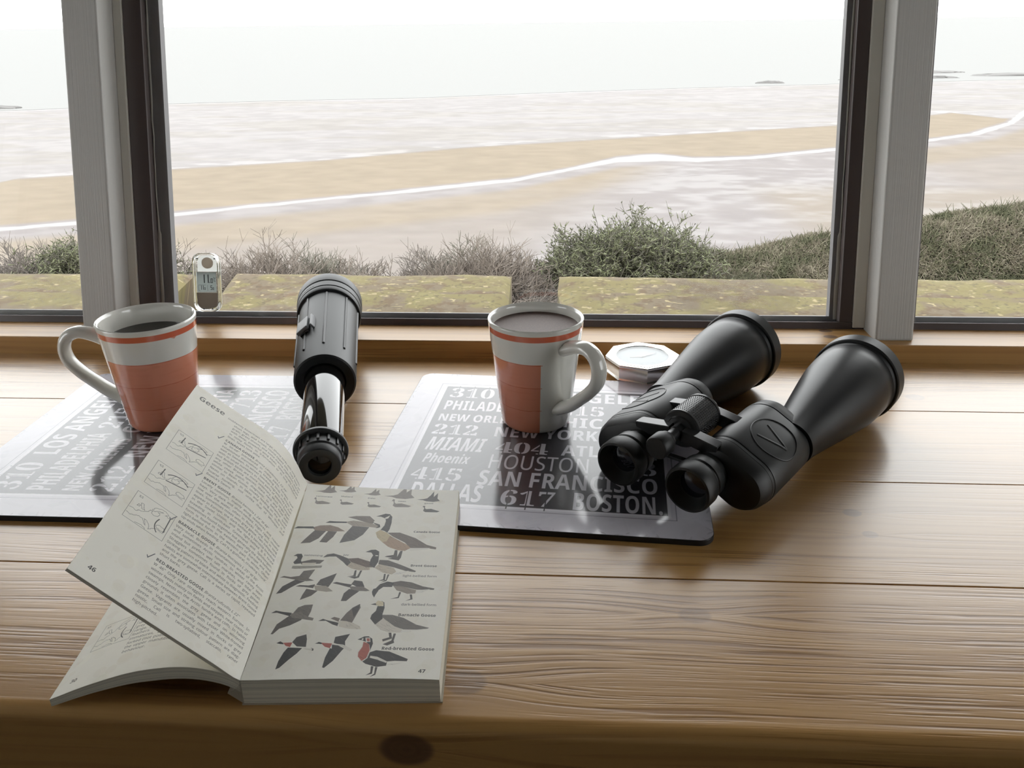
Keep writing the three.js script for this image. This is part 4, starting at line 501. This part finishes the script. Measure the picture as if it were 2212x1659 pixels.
function hedge(x0, x1, tops, z, label) { // dense low gorse; tops = list of [x, y]
  const t = thing('gorse_hedge', label, 'shrub', [(x0 + x1) / 2, Y - 3.0, z], 'gorse along the cliff top'), P = [], N = [], Q = [], QN = [], cx = (x0 + x1) / 2;
  const topAt = (x) => { for (let i = 0; i + 1 < tops.length; i++) if (x <= tops[i + 1][0]) return lerp(tops[i][1], tops[i + 1][1], clamp((x - tops[i][0]) / (tops[i + 1][0] - tops[i][0]), 0, 1)); return tops[tops.length - 1][1]; };
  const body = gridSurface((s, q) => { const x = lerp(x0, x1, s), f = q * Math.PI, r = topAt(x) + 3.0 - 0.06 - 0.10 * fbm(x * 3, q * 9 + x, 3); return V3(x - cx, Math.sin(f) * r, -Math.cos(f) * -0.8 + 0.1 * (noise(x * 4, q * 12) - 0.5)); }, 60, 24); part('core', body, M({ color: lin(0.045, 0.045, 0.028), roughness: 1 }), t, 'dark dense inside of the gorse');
  const sets = [0, 1, 2, 3].map(() => [[], []]), n = Math.round((x1 - x0) * 9000);
  for (let i = 0; i < n; i++) {
    const x = rr(x0, x1), f = rr(0.05, 0.60) * Math.PI, q = f / Math.PI, lump = 0.10 * fbm(x * 3, q * 9 + x, 3), r = topAt(x) + 3.0 - 0.04 - lump, p = V3(x - cx, Math.sin(f) * r, Math.cos(f) * 0.82 + 0.1 * (noise(x * 4, q * 12) - 0.5));
    const d = V3(rr(-1, 1), Math.sin(f) * 0.7 + rr(-0.9, 0.9), Math.cos(f) * 0.7 + rr(-0.9, 0.9)).normalize(), tone = fbm(x * 5 + 20, q * 16, 3) + rr(-0.25, 0.25), k = tone < 0.42 ? 0 : tone < 0.54 ? 1 : tone < 0.66 ? 2 : 3, [A, B] = sets[k];
    twig(A, B, p.clone().addScaledVector(d, -0.03), p.clone().addScaledVector(d, rr(0.02, 0.07) * (rnd() < 0.04 ? 2.4 : 1)), rr(0.005, 0.009), 0.0015);
  }
  sets.forEach(([A, B], k) => { part(['spines', 'spines', 'dry_spines', 'dry_spines'][k], geo(A, B), gorse[k], t, ['dull olive green spines', 'grey green spines', 'dry brown spines', 'pale straw brown spines'][k]).userData.kind = 'stuff'; });
}
shrub(-6.35, -1.90, 0.5, -9, 1.6, 0, 'thin bare shrub beyond the parapet at the far end of the coffee mug side');
shrub(-5.62, -1.76, 0.62, -9.3, 2.2, 1, 'dense greenish bare shrub seen beside the left window post', 1);
shrub(-4.40, -2.02, 0.4, -9, 1.0, 0, 'small bare shrub behind the window thermometer');
shrub(-3.45, -1.93, 0.62, -9, 2.0, 2, 'bare brown shrub between the thermometer and the spotting scope');
shrub(-2.72, -2.10, 0.4, -9.4, 1.4, 0, 'sparse low shrub just behind the spotting scope');
shrub(-2.10, -2.02, 0.36, -9, 1.2, 2, 'sparse upright twigs to the right of the spotting scope');
shrub(-1.60, -1.97, 0.36, -9.3, 1.4, 0, 'thin bare shrub between the spotting scope and the hot chocolate mug');
shrub(-0.85, -1.82, 0.60, -9, 2.4, 2, 'dense reddish brown bare shrub behind the hot chocolate mug');
shrub(0.80, -1.66, 0.92, -9.3, 3.0, 1, 'tall domed dark green shrub between the mug and the binoculars', 1);
shrub(-0.42, -2.06, 0.42, -8.6, 1.8, 0, 'low brown shrub filling the gap in the parapet');
shrub(-4.85, -2.05, 0.42, -9.5, 1.1, 2, 'low bare shrub half hidden by the left window post');
shrub(-3.02, -2.04, 0.45, -9.6, 1.2, 1, 'low bare shrub beyond the one between the thermometer and the scope');
shrub(-1.25, -1.98, 0.45, -9.6, 1.3, 1, 'bare shrub joining the reddish brown one behind the hot chocolate mug');
shrub(0.10, -2.04, 0.35, -9.5, 1.1, 2, 'low bare shrub at the foot of the domed dark green shrub');
hedge(1.35, 3.75, [[1.35, -2.06], [1.6, -2.03], [1.95, -2.02], [2.44, -1.92], [2.91, -1.80], [3.4, -1.73], [3.75, -1.70]], -9.3, 'olive green gorse hedge beyond the parapet behind the binoculars');
hedge(3.7, 6.6, [[3.7, -1.70], [4.32, -1.60], [4.84, -1.52], [5.23, -1.46], [6.6, -1.35]], -9.4, 'olive green gorse hedge seen beyond the right window post');
// beach: plan in metres, features laid out as they lie on the sand
const BX0 = -260, BX1 = 250, BZ0 = -430, BZ1 = -70, bu = (x) => (x - BX0) / (BX1 - BX0), bv = (z) => (z - BZ0) / (BZ1 - BZ0);
const STREAM = [[-140, -85], [-85, -105.6], [-77.3, -108.7], [-58.3, -117.4], [-43.8, -125.8], [-27.6, -135.1], [-9.3, -145.7], [1.2, -157.8], [10.4, -168.9], [19, -172], [25.7, -168.6], [37.1, -171.4], [62.1, -185.3], [80.6, -195.8], [95, -206], [113.8, -228], [135, -262]];
const BARTOP = [[-140, -112], [-103.5, -134], [-100, -148.8], [-76.4, -158.8], [-48.5, -170], [-22.1, -187.4], [8.9, -200.5], [43.6, -215.1], [74.3, -227.7], [110, -255], [117, -240]];
const SHORE = [[-330, -235], [-214.2, -271.4], [-186.6, -277.3], [-169.8, -284.1], [-141.3, -298.9], [-103, -308.8], [-53.8, -316.4], [-3.3, -337.2], [52.1, -355.3], [110.8, -369.7], [141.5, -377.2], [195.9, -388.1], [260, -396]];
const along = (L, x) => { for (let i = 0; i + 1 < L.length; i++) if (x <= L[i + 1][0]) return lerp(L[i][1], L[i + 1][1], clamp((x - L[i][0]) / (L[i + 1][0] - L[i][0]), 0, 1)); return L[L.length - 1][1]; };
function beachAt(x, z) { // wet 0..1 (film of water), tan 0..1, dark ripples
  const n = fbm(x * 0.05 + 3, z * 0.09, 4), m = fbm(x * 0.25, z * 0.4 + 9, 3), st = along(STREAM, x), bt = along(BARTOP, x), sh = along(SHORE, x), w = 1.5 + 1.1 * noise(x * 0.08, 3) + (x > 2 && x < 34 ? 4 * Math.exp(-(((x - 18) / 10) ** 2)) : 0);
  let water = 1 - smooth(Math.abs(z - st + 1.5 * (m - 0.5)), w * 0.5, w), tan = 0, rip = 0;
  const inBar = smooth(st - w * 0.8 - z, 0, 2.5) * smooth(z - bt, -1, 3); tan = Math.max(tan, inBar);
  if (z > st) { // shore side of the stream
    const d = z - st, fan = smooth(x + (z + 120) * 0.35, -6, 10) * (1 - smooth(x - (z + 150) * 0.1, 52, 74)); water = Math.max(water, fan * smooth(m * 0.6 + n * 0.4, 0.40, 0.64) * 0.6, 0.35 * (1 - smooth(d, 4, 11)) * smooth(m, 0.35, 0.6));
    tan = Math.max(tan, (1 - fan) * smooth(d, 6, 12) * (1 - 0.6 * smooth(d, 22, 30)) * (0.6 + 0.4 * n), 0.55 * smooth(x, 26, 36) * (1 - smooth(Math.abs(z + 120), 12, 26)));
  } else if (z < bt) { // mud flats towards the sea
    const d = bt - z, q = (z - sh); rip = smooth(fbm(x * 0.03, z * 0.13, 4), 0.5, 0.62) * 0.8; water = Math.max(water, 0.45 + 0.12 * smooth(n * 0.5 + m * 0.5, 0.34, 0.68), (1 - smooth(d, 3, 14)) * 0.75 * smooth(m, 0.3, 0.6), 0.8 * (1 - smooth(q, 1, 9)));
  }
  return { water: clamp(water, 0, 1), tan: clamp(tan, 0, 1), rip, m, n };
}
const BN = 1024, bw = [];
const beachCol = dataTex(BN, BN, (u, v) => { const x = BX0 + u * (BX1 - BX0), z = BZ0 + v * (BZ1 - BZ0), b = beachAt(x, z); bw.push(b); const t = 0.95 + 0.1 * b.m; let c = [0.45, 0.43, 0.424]; c = c.map((q, i) => lerp(q, [0.468, 0.43, 0.378][i], b.tan)); c = c.map((q, i) => lerp(q, [0.43, 0.42, 0.412][i], b.water * 0.5)); c = c.map((q, i) => lerp(q, [0.43, 0.41, 0.39][i], b.rip)); return c.map((q) => q * t); }, true, THREE.ClampToEdgeWrapping);
let bi = 0; const beachRough = dataTex(BN, BN, () => { const b = bw[bi++], r = lerp(lerp(0.75, 0.95, b.tan), 0.32, b.water); return [r, r, r]; }, false, THREE.ClampToEdgeWrapping);
{
  const P = [[BX0, -70], [BX1, -70], [BX1, -430], [BX0, -430]]; const g = gridSurface((s, t) => V3(lerp(BX0, BX1, s), Y - 25, lerp(BZ1, BZ0, t)), 1, 1), p = g.attributes.position, uv = []; for (let i = 0; i < p.count; i++) uv.push(bu(p.getX(i)), bv(p.getZ(i))); g.setAttribute('uv', new THREE.Float32BufferAttribute(uv, 2));
  struct('floor_beach', g, M({ map: beachCol, roughnessMap: beachRough, roughness: 1, specularIntensity: 0.14 }), 'wet sandy beach with a winding stream and tan sand bars', 'beach');
  const s = new THREE.Shape(); s.moveTo(-9000, 200); SHORE.forEach(([x, z]) => s.lineTo(x, -z)); s.lineTo(9000, 600); s.lineTo(9000, 15000); s.lineTo(-9000, 15000); s.closePath();
  const sg = new THREE.ShapeGeometry(s); sg.rotateX(-Math.PI / 2); sg.translate(0, Y - 24.95, 0);
  struct('floor_sea', sg, M({ color: lin(0.216, 0.2155, 0.209), roughness: 0.85, specularIntensity: 0.15 }), 'pale calm sea fading into the white sky', 'sea');
  const lg = new THREE.PlaneGeometry(18000, 400); lg.rotateX(-Math.PI / 2); lg.translate(0, Y - 25.3, -160); struct('floor_shore', lg, M({ color: lin(0.165, 0.145, 0.12), roughness: 0.8 }), 'sand further along the shore', 'beach');
}
// low dark reefs breaking the water line
const reef = M({ color: lin(0.13, 0.125, 0.12), roughness: 0.7 });
for (const [x, z, w, d, label] of [[176, -440, 20, 5, 'outermost long dark reef off the beach by the right window post'], [205, -415, 22, 4, 'longest dark reef at the water line by the right window post'], [160, -402, 16, 3, 'dark reef half hidden by the right window post'], [228, -392, 12, 3, 'dark reef nearest the sand beyond the right window post'], [-196, -286, 12, 2.5, 'dark reef at the water line beyond the left window post'], [-160, -292, 10, 2, 'small dark reef touching the edge of the left window post'], [87, -378, 7, 1.6, 'short lone dark reef at the water line above the binoculars'], [128, -395, 8, 1.6, 'thin dark reef at the water line just inside the right window post']]) {
  const g = new THREE.IcosahedronGeometry(1, 4), p = g.attributes.position; for (let i = 0; i < p.count; i++) { const q = V3().fromBufferAttribute(p, i), f = 0.55 + 0.75 * fbm(q.x * 2.5 + x, q.z * 2.5 + z, 4); p.setXYZ(i, q.x * w * f, q.y * 1.1 * f, q.z * d * f); } g.computeVertexNormals();
  solo('reef', g, reef, label, 'rock', [x, Y - 24.95, z], 'low reefs at the water line');
}
renderer.render(scene, camera);
